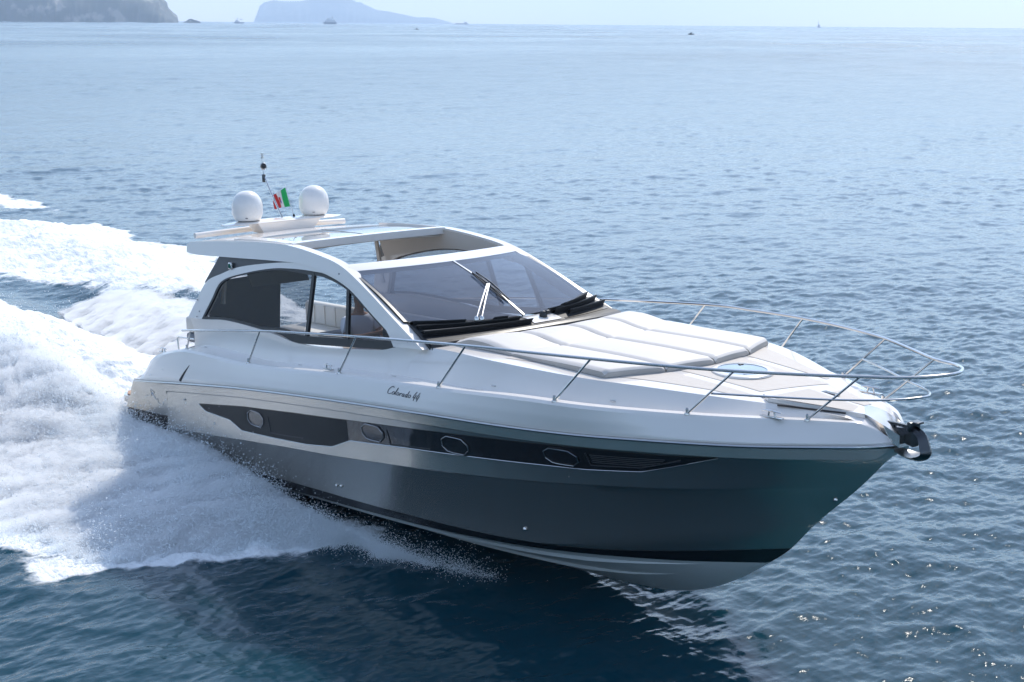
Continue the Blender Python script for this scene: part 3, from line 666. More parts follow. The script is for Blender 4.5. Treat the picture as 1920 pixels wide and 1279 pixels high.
for sy_ in (-.885, -.585):
    for k in range(4):
        m = MB(); b_ = V3(5.15, sy_+(k-1.5)*.012, 2.195-.008*k); m.tube([b_, b_+Vector((.05, 0, .01)), b_+Vector((.072, 0, -.02)), b_+Vector((.055, 0, -.045))], [.009, .0085, .008, .006], 6); m.build('finger', M['skin'], man)
    m = MB(); b_ = V3(5.12, sy_+(.02 if sy_ < -.8 else -.02), 2.17); m.tube([b_, b_+Vector((.03, .02 if sy_ < -.8 else -.02, -.02)), b_+Vector((.055, .01 if sy_ < -.8 else -.01, -.035))], [.011, .009, .006], 6); m.build('thumb', M['skin'], man)
Js = [((4.42, -.78, 1.78), .155, .185), ((4.40, -.78, 2.0), .145, .175), ((4.42, -.78, 2.22), .145, .20), ((4.44, -.78, 2.33), .075, .08), ((4.42, -.99, 2.26), .078), ((4.53, -1.045, 2.10), .07), ((4.42, -.57, 2.26), .078), ((4.53, -.51, 2.10), .07)]
skin_body('shirt', Js, [(0,1),(1,2),(2,3),(2,4),(4,5),(2,6),(6,7)], M['shirt'], man, po)
m = MB(); m.lathe([(.104, -.03), (.108, .03), (.095, .08), (.06, .115), (0, .125)], (4.475, -.78, 2.62), n=18); m.build('hair', M['hair'], man)
m = MB(); m.lathe([(0, .03), (.012, .0), (.014, -.01), (0, -.012)], (4.60, -.78, 2.56), (0, 0, 1), 8)
m.build('nose', M['skin'], man)
m = MB(); m.box((4.588, -.78, 2.52), (.01, .045, .008)); m.build('mouth', M['red'], man)
for e in (-.032, .032):
    m = MB(); m.lathe([(0, 0), (.010, .0), (0, .01)], (4.582, -.78+e, 2.59), (1, 0, 0), 8); m.build('eye', M['black'], man)

# ---- guard rail
RS = .0165
def rp(pts, side): return [V3(x_, side*y_, z_) for x_, y_, z_ in pts]
rail_pts = [(1.62,1.88,1.945),(1.86,1.885,1.972),(3.79,1.90,2.18),(5.0,1.92,2.285),(6.07,1.93,2.368),(8.14,1.90,2.497),(9.0,1.81,2.52),(9.88,1.66,2.534),(10.7,1.44,2.535),(11.375,1.18,2.532),(12.0,.83,2.525),(12.40,.585,2.525),(12.72,.44,2.535),(12.92,.28,2.545),(13.02,.10,2.55),(13.035,0,2.55)]
fullp = rp(rail_pts, -1)+rp(rail_pts[:-1][::-1], 1)
m = MB(); m.tube(smooth_path(fullp, 5), RS, 10); rail = m.build('guard_rail', M['steel'], yacht)
low_pts = [(11.084,1.191,2.274),(11.6,.90,2.268),(12.064,.61,2.262),(12.42,.38,2.27),(12.62,.20,2.28),(12.70,.08,2.287),(12.715,0,2.287)]
m = MB(); m.tube(smooth_path(rp(low_pts, -1)+rp(low_pts[:-1][::-1], 1), 5), .0115, 8); m.build('lower_rail', M['steel'], rail)
posts = [((1.68,1.86,1.69),(1.86,1.885,1.972)),((3.56,1.965,1.74),(3.79,1.90,2.18)),((5.74,1.98,1.893),(6.07,1.93,2.368)),((7.64,1.913,1.974),(8.14,1.90,2.497)),((9.41,1.753,2.045),(9.88,1.66,2.534)),((10.797,1.228,2.035),(11.375,1.18,2.532)),((11.79,.598,2.02),(12.40,.585,2.525))]
for side in (-1, 1):
    for a, b in posts:
        a = V3(a[0], side*a[1], a[2]); b = V3(b[0], side*b[1], b[2]); m = MB(); m.tube([a, b], .012, 8); pt = m.build('stanchion', M['steel'], rail)
        m = MB(); dv = (b-a).normalized(); m.lathe([(.032, -.01), (.03, .004), (.018, .012), (.018, .05), (.013, .055)], a, (0, 0, 1), 14); m.build('post_foot', M['steel'], pt)
    m = MB(); m.tube([(1.22, side*1.75, 1.60), (1.20, side*1.75, 1.77), (1.24, side*1.75, 1.79), (1.70, side*1.75, 1.81)], .011, 8); m.build('stern_rail', M['steel'], rail)
# cleats
for side in (-1, 1):
    for (x_, y_, z_, L_) in [(11.50, .78, 2.03, .24), (5.48, 1.96, 1.895, .16), (.72, 1.74, 1.50, .2)]:
        m = MB(); c_ = V3(x_, side*y_, z_)
        m.tube([c_+Vector((-L_/2, 0, .055)), c_+Vector((-L_/4, 0, .062)), c_+Vector((L_/4, 0, .062)), c_+Vector((L_/2, 0, .055))], [.006, .011, .011, .006], 8)
        m.tube([c_+Vector((-.045, 0, 0)), c_+Vector((-.03, 0, .06))], .010, 8); m.tube([c_+Vector((.045, 0, 0)), c_+Vector((.03, 0, .06))], .010, 8)
        m.box(c_+Vector((0, 0, .003)), (L_*1.15, .05, .012), bev=.003); m.build('cleat', M['steel'], yacht)
    # small step lights along the side deck
    for x_ in (2.0, 4.6, 6.6, 8.35, 9.95):
        y_ = float(bs(x_))-.17; p = snapZ(T_deck, x_, side*y_, .004); m = MB(); m.box(p, (.07, .02, .01), bev=.003); m.build('side_deck_light', M['steel'], yacht)

# ---- foredeck fittings : nonskid panels, hatch, locker lid
def deckpatch(poly_rows, name, mat=M['deck'], off=.004):
    m = MB(); m.grid([[snapZ(T_deck, x_, y_, off) for x_, y_ in r_] for r_ in poly_rows]); return m.build(name, mat, deck, out=(0, 0, 1))
def quadpatch(a, b, c, d_, n=14):
    rows = []
    for i in range(n+1):
        f = i/n; l_ = Vector(a).lerp(Vector(d_), f); r_ = Vector(b).lerp(Vector(c), f); rows.append([tuple(l_.lerp(r_, k/n)) for k in range(n+1)])
    return rows
deckpatch(quadpatch((9.7, -.50), (9.7, .50), (11.25, .42), (11.05, -.42)), 'nonskid_panel')
for side in (-1, 1):
    deckpatch(quadpatch((8.2, side*1.40), (8.2, side*1.15), (11.0, side*.56), (11.0, side*.70)), 'nonskid_panel')
    deckpatch(quadpatch((9.75, side*1.14), (9.75, side*.62), (11.1, side*.55), (11.1, side*.62)), 'nonskid_panel')
deckpatch(quadpatch((11.45, .04), (11.45, .42), (11.95, .20), (11.95, .08)), 'nonskid_panel')
hc = snapZ(T_deck, 10.43, 0, 0); ring = MB(); ring.lathe([(.335, 0), (.33, .02), (.30, .03), (.265, .03), (.262, .022)], hc, (.06, 0, 1), 48); hr = ring.build('deck_hatch', M['gel'], yacht)
m = MB(); m.lathe([(.262, .024), (.0, .028)], hc, (.06, 0, 1), 48); m.build('hatch_pane', M['hglass'], hr)
m = MB(); m.box(hc+Vector((.16, -.12, .035)), (.06, .03, .015), bev=.004); m.box(hc+Vector((-.16, .16, .035)), (.03, .06, .015), bev=.004); m.build('hatch_latch', M['black'], hr)
lid = [(11.22, -.56), (11.30, -.60), (11.75, -.40), (12.10, -.22), (12.14, -.16), (12.05, -.05), (11.30, -.0)]
m = MB(); top = [snapZ(T_deck, a, b, .0)+Vector((0, 0, .045)) for a, b in lid]; m.prism(top, (0, 0, -.04)); ll = m.build('locker_lid', M['gel'], yacht, ang=30)
m = MB(); cc = sum((Vector(p) for p in top), Vector())/len(top); m.poly([cc+(p-cc)*.86+Vector((0, 0, .003)) for p in top]); m.build('lid_nonskid', M['deck'], ll)
m = MB(); m.tube([snapZ(T_deck, 11.42, -.60, .02), snapZ(T_deck, 12.02, -.30, .02)], .010, 6); m.build('lid_hinge', M['black'], ll)
m = MB(); m.box(snapZ(T_deck, 11.50, .12, .01), (.22, .07, .02), rot=Matrix.Rotation(-.2, 3, 'Z'), bev=.006); m.build('windlass_recess', M['gunm'], yacht)
m = MB(); m.lathe([(.03, 0), (.03, .012), (.012, .02), (.012, .03), (0, .032)], snapZ(T_deck, 11.18, -.52, .0), n=14); m.build('deck_filler', M['steel'], yacht)

# ================================================================ things carried on the yacht
T_deck2 = T_deck
# sun pad : four lanes, each with a raised head rest, side skirt greyed to carry its shade
pad = thing_b('sun_pad', (8.7, 0, 2.3), 'pale cream quilted sun pad with raised head rests on the foredeck', 'sun pad')
ye = [-1.30, -.66, 0, .66, 1.30]
xf = [9.68, 9.95, 10.04, 9.95, 9.68]; xa_ = lambda y_: 7.44-.30*(y_/1.3)**2
def pad_z(x_, y_, xz):
    e = ztr(x_); yt = max(float(bs(x_))-.30, .3); zd = float(e)+.025*(1-min(1, abs(y_)/yt)**2)
    t_ = (x_-xa_(y_)); L_ = xz-xa_(y_)
    hump = 0.0
    if x_ < xz: hump = .058*float(sstep(.0, .3, t_/L_))*(1-float(sstep(.45, 1.0, t_/L_)))
    return zd, .058+.027*float(sstep(8.0, 9.6, x_))+hump
xz_ = lambda y_: 8.42-.22*(y_/1.3)**2
for i in range(4):
    y0, y1 = ye[i], ye[i+1]; g_ = .010; ny, nx = 16, 110; top = []; 
    for k in range(ny+1):
        fy = k/ny; y_ = y0+g_+(y1-y0-2*g_)*fy; xe = xf[i]+(xf[i+1]-xf[i])*fy; rr = []
        if i == 0: sx_ = lambda x_: 0
        for j in range(nx+1):
            fx = j/nx; xs0 = xa_(y_); x_ = xs0+(xe-xs0)*fx; yy = y_
            if x_ < 8.5: yy = y_*(1+.0*(8.5-x_))
            lim = float(bs(x_))-.46
            zd, th = pad_z(x_, yy, xz_(y_))
            ed = min(fy, 1-fy)*abs(y1-y0); ex = min(x_-xs0, xe-x_); rd = .024*(1-min(1, ed/.045))**2+.03*(1-min(1, ex/.05))**2
            cs = .012*math.exp(-((x_-xz_(y_))/.022)**2)
            puf = .008*math.sin(math.pi*fy)
            rr.append(V3(x_, yy, zd+th-rd-cs+puf))
        top.append(rr)
    m = MB(); m.grid(top)
    lo = lambda p: V3(p.x, p.y, p.z-.115 if False else float(ztr(p.x))+.025*(1-min(1, abs(p.y)/max(float(bs(p.x))-.30, .3))**2)+.004)
    fr = [r_[-1] for r_ in top]; bk = [r_[0] for r_ in top]
    cu_ = m.build('pad_cushion', M['vinyl'], pad)
    m = MB(); m.grid([fr, [p.lerp(lo(p), .5)+Vector((.006, 0, 0)) for p in fr], [lo(p) for p in fr]]); m.grid([bk, [lo(p) for p in bk]]); m.grid([top[0], [lo(p) for p in top[0]]]); m.grid([top[-1], [lo(p) for p in top[-1]]])
    m.build('skirt', M['vside'], cu_)
# anchor
anc = thing_b('anchor', (12.5, 0, 1.9), 'polished dark steel bow anchor hanging off the bow roller', 'anchor')
m = MB(); sh_out = [(12.05, 2.005), (12.30, 1.99), (12.5, 1.985), (12.64, 1.97), (12.60, 1.93), (12.50, 1.955), (12.3, 1.965), (12.05, 1.985)]
m.prism([V3(a, -.018, b) for a, b in sh_out], (0, .036, 0)); m.build('shank', M['gunm'], anc)
m = MB(); pl = [(12.36, 1.94), (12.52, 1.955), (12.62, 1.93), (12.66, 1.86), (12.63, 1.79), (12.58, 1.775), (12.50, 1.80), (12.43, 1.85)]
m.prism([V3(a, -.012, b) for a, b in pl], (0, .024, 0)); m.build('web_plate', M['gunm'], anc)
m = MB(); ctr_ = smooth_path([V3(12.60, 0, 1.975), V3(12.70, 0, 1.92), V3(12.745, 0, 1.82), V3(12.765, 0, 1.74), V3(12.72, 0, 1.69), V3(12.62, 0, 1.665), V3(12.50, 0, 1.675), V3(12.40, 0, 1.70), V3(12.30, 0, 1.725)], 5)
n = len(ctr_); rows = []
for k, p in enumerate(ctr_):
    f = k/(n-1); wd = .05+.05*math.sin(math.pi*min(1, f*1.1))+(.05 if f > .55 else 0)*(1-f)*2; wd *= (1 if f < .85 else max(.15, (1-f)/.15))
    t_ = (ctr_[min(k+1, n-1)]-ctr_[max(k-1, 0)]).normalized(); nn = Vector((-t_.z, 0, t_.x))
    th = .02
    rows.append([p+Vector((0, -wd, 0))+nn*(-.035), p+Vector((0, -wd*.5, 0))+nn*.0, p+nn*(th), p+Vector((0, wd*.5, 0))+nn*.0, p+Vector((0, wd, 0))+nn*(-.035), p-nn*.02])
m.grid(rows, close=True); m.poly(rows[0]); m.poly(rows[-1]); m.build('fluke', M['gunm'], anc, ang=30)
m = MB(); m.box((12.585, 0, 1.985), (.05, .16, .09), rot=Matrix.Rotation(.15, 3, 'Y'), bev=.008); m.box((12.62, 0, 2.02), (.10, .10, .02), bev=.004); m.build('hinge_bracket', M['gunm'], anc)
m = MB(); m.lathe([(0, -.06), (.03, -.06), (.018, -.02), (.018, .02), (.03, .06), (0, .06)], (12.46, 0, 1.79), (0, 1, 0), 14); m.build('roller_wheel', M['steel'], anc)
# ensign on its staff
fl = thing_b('ensign_flag', (1.39, .2, 3.36), 'small green, white and red flag streaming from a thin staff between the two domes', 'flag')
m = MB(); m.tube([(1.39, .2, 3.36), (1.20, .2, 3.86)], .006, 6); m.build('flag_staff', M['steel'], fl)
m = MB(); m.lathe([(.02, 0), (.018, .03), (.008, .05)], (1.39, .2, 3.37), n=10); m.build('staff_foot', M['black'], fl)
def flagpt(s_, t_):
    a = V3(1.185, .2, 3.805).lerp(V3(1.295, .2, 3.53), t_); e = V3(.79, .2, 3.665).lerp(V3(.90, .2, 3.475), t_)
    p = a.lerp(e, s_)+Vector((0, .03*math.sin(s_*9+t_*2)*s_, .012*math.sin(s_*7+1+t_*3)*s_)); return p
for nm, s0, s1, mt in [('green_stripe', 0, .345, 'green'), ('white_stripe', .345, .70, 'white'), ('red_stripe', .70, 1.0, 'red')]:
    m = MB(); m.slab([[flagpt(s0+(s1-s0)*k/8, j/8) for k in range(9)] for j in range(9)], (0, .002, 0)); m.build(nm, M[mt], fl)
em = MB()
for (a0, a1, b0, b1, mt) in [(.43, .53, .34, .55, 'red'), (.53, .63, .34, .55, 'red'), (.43, .53, .55, .76, 'blue'), (.53, .63, .55, .76, 'red')]:
    m = MB(); m.grid([[flagpt(a0+(a1-a0)*k/4, b0+(b1-b0)*j/4)+Vector((0, -.004, 0)) for k in range(5)] for j in range(5)]); m.build('emblem_quarter', M[mt], fl)
m = MB(); m.tube([flagpt(a, b)+Vector((0, -.004, 0)) for a, b in [(.42, .33), (.64, .33), (.64, .70), (.53, .80), (.42, .70)]], .004, 5, closed=True); m.build('emblem_border', M['white'], fl)

# ================================================================ THE SEA
SP_H = pch([-40,-30,-20,-12,-8,-4,-2,-1,0,1.8,3,4.3,5.2,6.0,6.8,7.5],[.2,.3,.65,1.05,1.35,1.45,1.28,1.05,.78,.72,.72,.59,.42,.27,.10,.01])
SP_Y = pch([-40,-20,-12,-6,-2,0,2,4,5.9],[10,5.5,3.6,2.75,2.35,2.25,2.3,2.25,1.75])         # crest of the spray sheet
SP_O = pch([-60,-40,-30,-28,-25,-22,-18,-14.5,-10,-5,0,2.3,4.1,4.5,5.2,5.9,6.8,7.5],[7,6,6.3,7,8.5,8.4,8.4,7.3,6.6,5.9,5.4,5.05,4.4,3.6,2.6,1.95,1.55,1.2])       # where it meets the water
def foam_mask(x, y):
    ay = np.abs(y); yo = SP_O(x)
    edge = fbm(x*.35, y*.35, 3.0, 4)*1.1
    outer = 1-sstep(-.5, .5, ay-yo-.3-.4*(y > 0)+edge*.8)
    port = (y > 0)
    inner_p = sstep(-1.2, 1.6, y-np.interp(x, [-60,-24,-16,-12,-9,-6,-3,0,3],[2,2.2,3.3,4.7,4.9,4.4,3.2,2.2,1.6])+edge*1.0)
    inner_s = sstep(-.6, .8, -y-1.4+edge*.4)
    wash = np.where(port, inner_p, inner_s)*outer
    centre = (1-sstep(1.1, 2.3, ay+edge*.6))*sstep(.5, -1.0, x)
    f = np.maximum(wash, centre)*sstep(6.2, 5.0, x)
    lace = .25*(1-sstep(6, 13, ay))*sstep(2, -5, x)*sstep(-4.0, -1.5, edge*2)
    f = np.maximum(f, lace*.8)
    far = np.exp(-(((x+33.5)/3.2)**2+((y-9.9)/.7)**2))*1.3*(fbm(x*.6, y*.6, 1)*.5+.8)
    return np.clip(np.maximum(f, far), 0, 1)
def waves(x, y, gs):
    """sum of sine waves; wavelengths the grid cannot hold are left to the shader's bump"""
    z = np.zeros_like(x); R = np.random.default_rng(3)
    warp = fbm(x*.09, y*.09, 7, 2)*1.2
    wind = math.radians(200)
    for i in range(84):
        L_ = .13*(30/.13)**(i/83)*R.uniform(.9, 1.1); th = wind+R.normal()*.75
        k = 2*math.pi/L_; a = .0050*L_**.95*(1.0 if L_ < .9 else (.9/L_)**.80)
        amp = a*np.where(gs > .5, sstep(.35, 1.5, L_/gs), sstep(1.2, 3.0, L_/gs))
        if not np.any(amp > 1e-5): continue
        ph = k*(x*math.cos(th)+y*math.sin(th))+R.uniform(0, 6.28)+warp*min(1.4, 1.5/L_**.5)*2
        s_ = np.sin(ph); z += amp*(s_+.28*np.cos(2*ph)*-1)
    group = .75+.5*fbm(x*.045+4, y*.045, 2, 3)
    return z*np.clip(group, .45, 1.4)
def water_height(x, y, gs):
    z = waves(x, y, gs)
    for L_ in (1.5, 3, 6, 12, 24, 48, 96):           # far chop and swell, in world space, where the grid can still carry it
        q_ = L_/np.maximum(gs, 1e-3); w_ = sstep(1.2, 2.2, q_)*(1-sstep(5, 9, q_))*sstep(.25, .6, gs)
        if np.any(w_ > 0): z = z+w_*.040*L_*perlin((x*.94+y*.34)/L_, (-x*.34+y*.94)/L_*.55, L_)*(.7+.6*perlin(x/260, y/260, 3))
    f = foam_mask(x, y); ay = np.abs(y); yo = SP_O(x)
    # port wash ridge, hollow behind the stern, foam lumps
    z += .38*np.exp(-((y-(SP_O(x)-1.9))/1.5)**2)*sstep(4.5, 1, x)*sstep(-45, -20, x)
    z += -.36*np.exp(-((y-3.2)/1.5)**2-((x+9)/6.5)**2)
    z += .40*np.exp(-(y/1.5)**2)*sstep(-1, -4, x)*sstep(-22, -8, x)
    cut = np.clip(.25/gs, 0, 1)
    z += f*(.09*fbm(x*1.1, y*1.1, .5, 3)+.05*cut*np.abs(fbm(x*3.4, y*3.4, 1.5, 4)))
    # calmed and lifted water just under the hull
    z += .12*np.exp(-((ay-1.2)/1.3)**2)*np.exp(-((x-5.5)/2.2)**2)
    return z, f
def sea_mesh():
    cx, cy = CW.x, CW.y; H_ = CW.z
    va = math.atan2(d.x*0+ (RB@d).y, (RB@d).x)
    fov = math.radians(25)
    # rows of constant distance from the camera foot, closer together near it
    ang = np.linspace(-fov, fov, 1150)
    pxs = np.concatenate([np.linspace(1380, 60, 1280), np.geomspace(59, 1.2, 300)])
    rr = H_*F/ (pxs*1.0+0) ; rr = H_/np.tan(np.arctan(pxs/F*1.0))
    rr = np.concatenate([np.linspace(7, rr[0]-.05, 40), rr])
    A_, R_ = np.meshgrid(va-ang, rr)
    x = cx+R_*np.cos(A_); y = cy+R_*np.sin(A_)
    gs = np.maximum(np.gradient(rr)[:, None]*np.ones_like(x), R_*(ang[1]-ang[0]))
    gs = np.sqrt(gs*np.maximum(R_*(ang[1]-ang[0]), gs*.25))
    z, f = water_height(x, y, gs)
    z *= 1-sstep(3000, 9000, R_)
    rg_ = .04+.19*sstep(math.log(.03), math.log(1.6), np.log(gs))+.07*sstep(.2, 3, gs)*fbm(x*.006, y*.006, 2, 4)
    n, m_ = x.shape; co = np.stack([x, y, z], -1).reshape(-1, 3)
    return co, n, m_, f.reshape(-1), va, rg_.reshape(-1)
def np_mesh(name, co, quads, mat, smooth=True, attrs=None, tris=False):
    me = bpy.data.meshes.new(name); k = quads.shape[1]
    me.vertices.add(len(co)); me.vertices.foreach_set('co', co.astype(np.float32).ravel())
    me.loops.add(quads.size); me.loops.foreach_set('vertex_index', quads.astype(np.int32).ravel())
    me.polygons.add(len(quads)); me.polygons.foreach_set('loop_start', np.arange(0, quads.size, k, dtype=np.int32))
    me.polygons.foreach_set('use_smooth', np.full(len(quads), smooth))
    me.update(calc_edges=True)
    for a, v_ in (attrs or {}).items():
        at = me.attributes.new(a, 'FLOAT', 'POINT'); at.data.foreach_set('value', v_.astype(np.float32))
    me.materials.append(mat); o = bpy.data.objects.new(name, me); col.objects.link(o); return o
def gridq(n, m_, off=0):
    i, j = np.meshgrid(np.arange(n-1), np.arange(m_-1), indexing='ij'); a = (i*m_+j).ravel()
    return np.stack([a, a+m_, a+m_+1, a+1], 1)+off

# water: a dark teal body under a mirror, foam where the attribute says so
def water_mat():
    m, t, o = base('sea_water'); L = t.links.new
    p = N(t, 'ShaderNodeBsdfPrincipled'); p.inputs['Base Color'].default_value = (.0015, .038, .057, 1)
    p.inputs['Roughness'].default_value = .045; p.inputs['IOR'].default_value = 1.333
    p.inputs['Subsurface Weight'].default_value = 1.0; p.inputs['Subsurface Radius'].default_value = (.25, .9, 1.0); p.inputs['Subsurface Scale'].default_value = 1.6; p.subsurface_method = 'BURLEY'
    g = N(t, 'ShaderNodeNewGeometry')
    def noise(sc_, det, vec=None, stretch=None):
        n = N(t, 'ShaderNodeTexNoise'); n.inputs['Scale'].default_value = sc_; n.inputs['Detail'].default_value = det; n.inputs['Roughness'].default_value = .58
        if stretch:
            mp = N(t, 'ShaderNodeMapping'); mp.inputs['Scale'].default_value = stretch[0]; mp.inputs['Rotation'].default_value = (0, 0, stretch[1]); L(g.outputs['Position'], mp.inputs[0]); L(mp.outputs[0], n.inputs['Vector'])
        else: L(g.outputs['Position'], n.inputs['Vector'])
        return n
    n1 = noise(3.2, 6, stretch=((1.0, .45, 1), rad(-20))); n2 = noise(.55, 5, stretch=((1.0, .4, 1), rad(-12)))
    b1 = N(t, 'ShaderNodeBump'); b1.inputs['Strength'].default_value = .55; b1.inputs['Distance'].default_value = .035
    b2 = N(t, 'ShaderNodeBump'); b2.inputs['Strength'].default_value = .5; b2.inputs['Distance'].default_value = .16
    L(n2.outputs[0], b2.inputs['Height']); L(n1.outputs[0], b1.inputs['Height']); L(b2.outputs[0], b1.inputs['Normal']); L(b1.outputs[0], p.inputs['Normal'])
    ra = N(t, 'ShaderNodeAttribute'); ra.attribute_name = 'rough'; L(ra.outputs['Fac'], p.inputs['Roughness'])
    # foam
    fa = N(t, 'ShaderNodeAttribute'); fa.attribute_name = 'foam'
    f1 = noise(2.2, 9, stretch=((1.9, .45, 1), rad(8))); f2 = noise(9, 6)
    ad = N(t, 'ShaderNodeMath', operation='ADD'); L(f1.outputs[0], ad.inputs[0]); 
    m2 = N(t, 'ShaderNodeMath', operation='MULTIPLY'); m2.inputs[1].default_value = .35; L(f2.outputs[0], m2.inputs[0]); L(m2.outputs[0], ad.inputs[1])
    sb = N(t, 'ShaderNodeMath', operation='MULTIPLY_ADD'); sb.inputs[1].default_value = 1.25; sb.inputs[2].default_value = -1.17; L(fa.outputs['Fac'], sb.inputs[0])
    a2 = N(t, 'ShaderNodeMath', operation='ADD'); L(sb.outputs[0], a2.inputs[0]); L(ad.outputs[0], a2.inputs[1])
    mr = N(t, 'ShaderNodeMapRange'); mr.inputs['From Min'].default_value = -.10; mr.inputs['From Max'].default_value = .26; mr.interpolation_type = 'SMOOTHSTEP'; L(a2.outputs[0], mr.inputs[0])
    fd = N(t, 'ShaderNodeBsdfPrincipled'); fd.inputs['Base Color'].default_value = (.86, .88, .88, 1); fd.inputs['Roughness'].default_value = .8; fd.inputs['Specular IOR Level'].default_value = .2
    fb = N(t, 'ShaderNodeBump'); fb.inputs['Strength'].default_value = .8; fb.inputs['Distance'].default_value = .10
    f3 = noise(5, 8, stretch=((.6, 1.2, 1), rad(12))); L(f3.outputs[0], fb.inputs['Height']); L(fb.outputs[0], fd.inputs['Normal'])
    mx = N(t, 'ShaderNodeMixShader'); L(mr.outputs[0], mx.inputs[0]); L(p.outputs[0], mx.inputs[1]); L(fd.outputs[0], mx.inputs[2]); L(mx.outputs[0], o.inputs[0])
    return m
M['sea'] = water_mat()
co, n_, m_, fo, va, rgh = sea_mesh(); rgh = np.clip(rgh, .03, .4)
qd = gridq(n_, m_)
# coarse surround: the rest of the circle, same shoreline of rows
R0 = 15500.0
ang2 = np.linspace(va+math.radians(25), va-math.radians(25)+2*math.pi, 200)
rr2 = np.concatenate([[.01, 3, 6, 9], np.geomspace(10, R0, 260)])
A2, RR2 = np.meshgrid(ang2, rr2); x2 = CW.x+RR2*np.cos(A2); y2 = CW.y+RR2*np.sin(A2)
z2, f2_ = water_height(x2, y2, np.maximum(RR2*(ang2[1]-ang2[0]), np.gradient(rr2)[:, None]*np.ones_like(x2)))
z2 *= 0.6
co2 = np.stack([x2, y2, z2-.02], -1).reshape(-1, 3)
q2 = gridq(len(rr2), len(ang2), len(co))
# cap from the last dense row out to the same radius, and the wedge under the camera
last = co[-m_:]; va_a = np.arctan2(last[:, 1]-CW.y, last[:, 0]-CW.x)
ring = np.stack([CW.x+R0*np.cos(va_a), CW.y+R0*np.sin(va_a), 0*va_a], 1)
c3 = np.concatenate([last, ring]); q3 = gridq(2, m_, len(co)+len(co2))
first = co[:m_]; ctr0 = np.tile([[CW.x, CW.y, 0]], (m_, 1)); c4 = np.concatenate([ctr0, first]); q4 = gridq(2, m_, len(co)+len(co2)+len(c3))
co_all = np.concatenate([co, co2, c3, c4]); fo_all = np.concatenate([fo, f2_.reshape(-1), np.zeros(len(c3)), np.zeros(len(c4))])
sea = np_mesh('water', co_all, np.concatenate([qd, q2, q3, q4]), M['sea'], attrs={'foam': fo_all, 'rough': np.concatenate([rgh, np.full(len(co2), .12), np.full(len(c3), .21), np.full(len(c4), .05)])}); tag(sea, kind='structure')

# ---- spray thrown out along both sides : lumpy body + droplets
def spray_mat():
    m, t, o = base('white_spray'); L = t.links.new
    tcg = N(t, 'ShaderNodeNewGeometry')
    df = N(t, 'ShaderNodeBsdfDiffuse'); df.inputs[0].default_value = (.985, .985, .985, 1)
    tl = N(t, 'ShaderNodeBsdfTranslucent'); tl.inputs[0].default_value = (.97, .98, .99, 1)
    ns = N(t, 'ShaderNodeTexNoise'); ns.inputs['Scale'].default_value = 26; ns.inputs['Detail'].default_value = 5; ns.inputs['Roughness'].default_value = .7; L(tcg.outputs['Position'], ns.inputs['Vector'])
    b = N(t, 'ShaderNodeBump'); b.inputs['Strength'].default_value = .9; b.inputs['Distance'].default_value = .08; L(ns.outputs[0], b.inputs['Height']); L(b.outputs[0], df.inputs['Normal'])
    mx = N(t, 'ShaderNodeMixShader'); mx.inputs[0].default_value = .5; L(df.outputs[0], mx.inputs[1]); L(tl.outputs[0], mx.inputs[2]); L(mx.outputs[0], o.inputs[0]); return m
M['spray'] = spray_mat()
def dropmat():
    m, t, o = base('spray_droplets'); L = t.links.new
    df = N(t, 'ShaderNodeBsdfDiffuse'); df.inputs[0].default_value = (.92, .94, .95, 1); tl = N(t, 'ShaderNodeBsdfTranslucent'); tl.inputs[0].default_value = (.95, .97, .98, 1)
    mx = N(t, 'ShaderNodeMixShader'); mx.inputs[0].default_value = .6; L(df.outputs[0], mx.inputs[1]); L(tl.outputs[0], mx.inputs[2]); L(mx.outputs[0], o.inputs[0]); return m
M['drop'] = dropmat()
def spray_surface(side, xa, xb, nx, ny, hs):
    X = np.linspace(xb, xa, nx)[:, None]*np.ones((1, ny)); T = np.linspace(0, 1, ny)[None, :]*np.ones((nx, 1))
    h = SP_H(X)*hs; yc = np.minimum(SP_Y(X), SP_O(X)-.15); yo = SP_O(X)-.05+.30*fbm(X*1.1, 3.3, 2.0, 4)+.16*fbm(X*5, 7.3, 2.0, 3)
    tc = .16; yin = np.where(X > .5, np.minimum(yR(np.clip(X, 0, 12))-.28, yc-.1), np.maximum(yc-1.3*sstep(.5, -2.5, X)-.2, .3))
    Y = np.where(T < tc, yin+(yc-yin)*T/tc, yc+(yo-yc)*(T-tc)/(1-tc))
    prof = np.where(T < tc, .62+.38*np.sin(T/tc*math.pi/2)-.45*(1-T/tc)*sstep(.5, -2, X), np.clip(1-((T-tc)/(1-tc)), 0, 1)**.9)
    w_ = X-.8*Y
    big = fbm(X*.55, Y*.55, side*5.0, 3); mid = fbm(X*1.9+Y*.8, Y*1.7, 2.0, 4); fine = fbm(X*8, Y*8, 5.0, 3); ray = fbm((X+Y*.9)*2.6, Y*.45, 9.0, 3)
    Z = h*prof
    amp = .12+.55*h
    ray2 = fbm((X+Y*.9)*9, Y*1.3, 19.0, 3)
    Z = Z*(1+.07*big)+amp*prof**.5*(.04*mid+.08*ray+.05*ray2+.04*fine)
    Z -= .07
    Z += .14*np.where(T > .8, (fbm(X*1.6, Y*1.6, 11.0, 4)), 0)*sstep(.8, .95, T)
    Yd = Y+.16*fbm(X*1.3, Z*2.0+Y, 4.0, 3)*sstep(.1, .4, T)
    Xd = X+.12*fbm(X*1.5, Y*1.5, 8.0, 3)
    return np.stack([Xd, side*Yd, Z], -1), prof
spr, prof = spray_surface(-1, -24, 7.5, 1150, 260, 1.0)
sm = np_mesh('bow_spray', spr.reshape(-1, 3), gridq(*spr.shape[:2]), M['spray'])
tag(sm, kind='stuff')
spp, _ = spray_surface(1, -12, 7.4, 500, 160, .36)
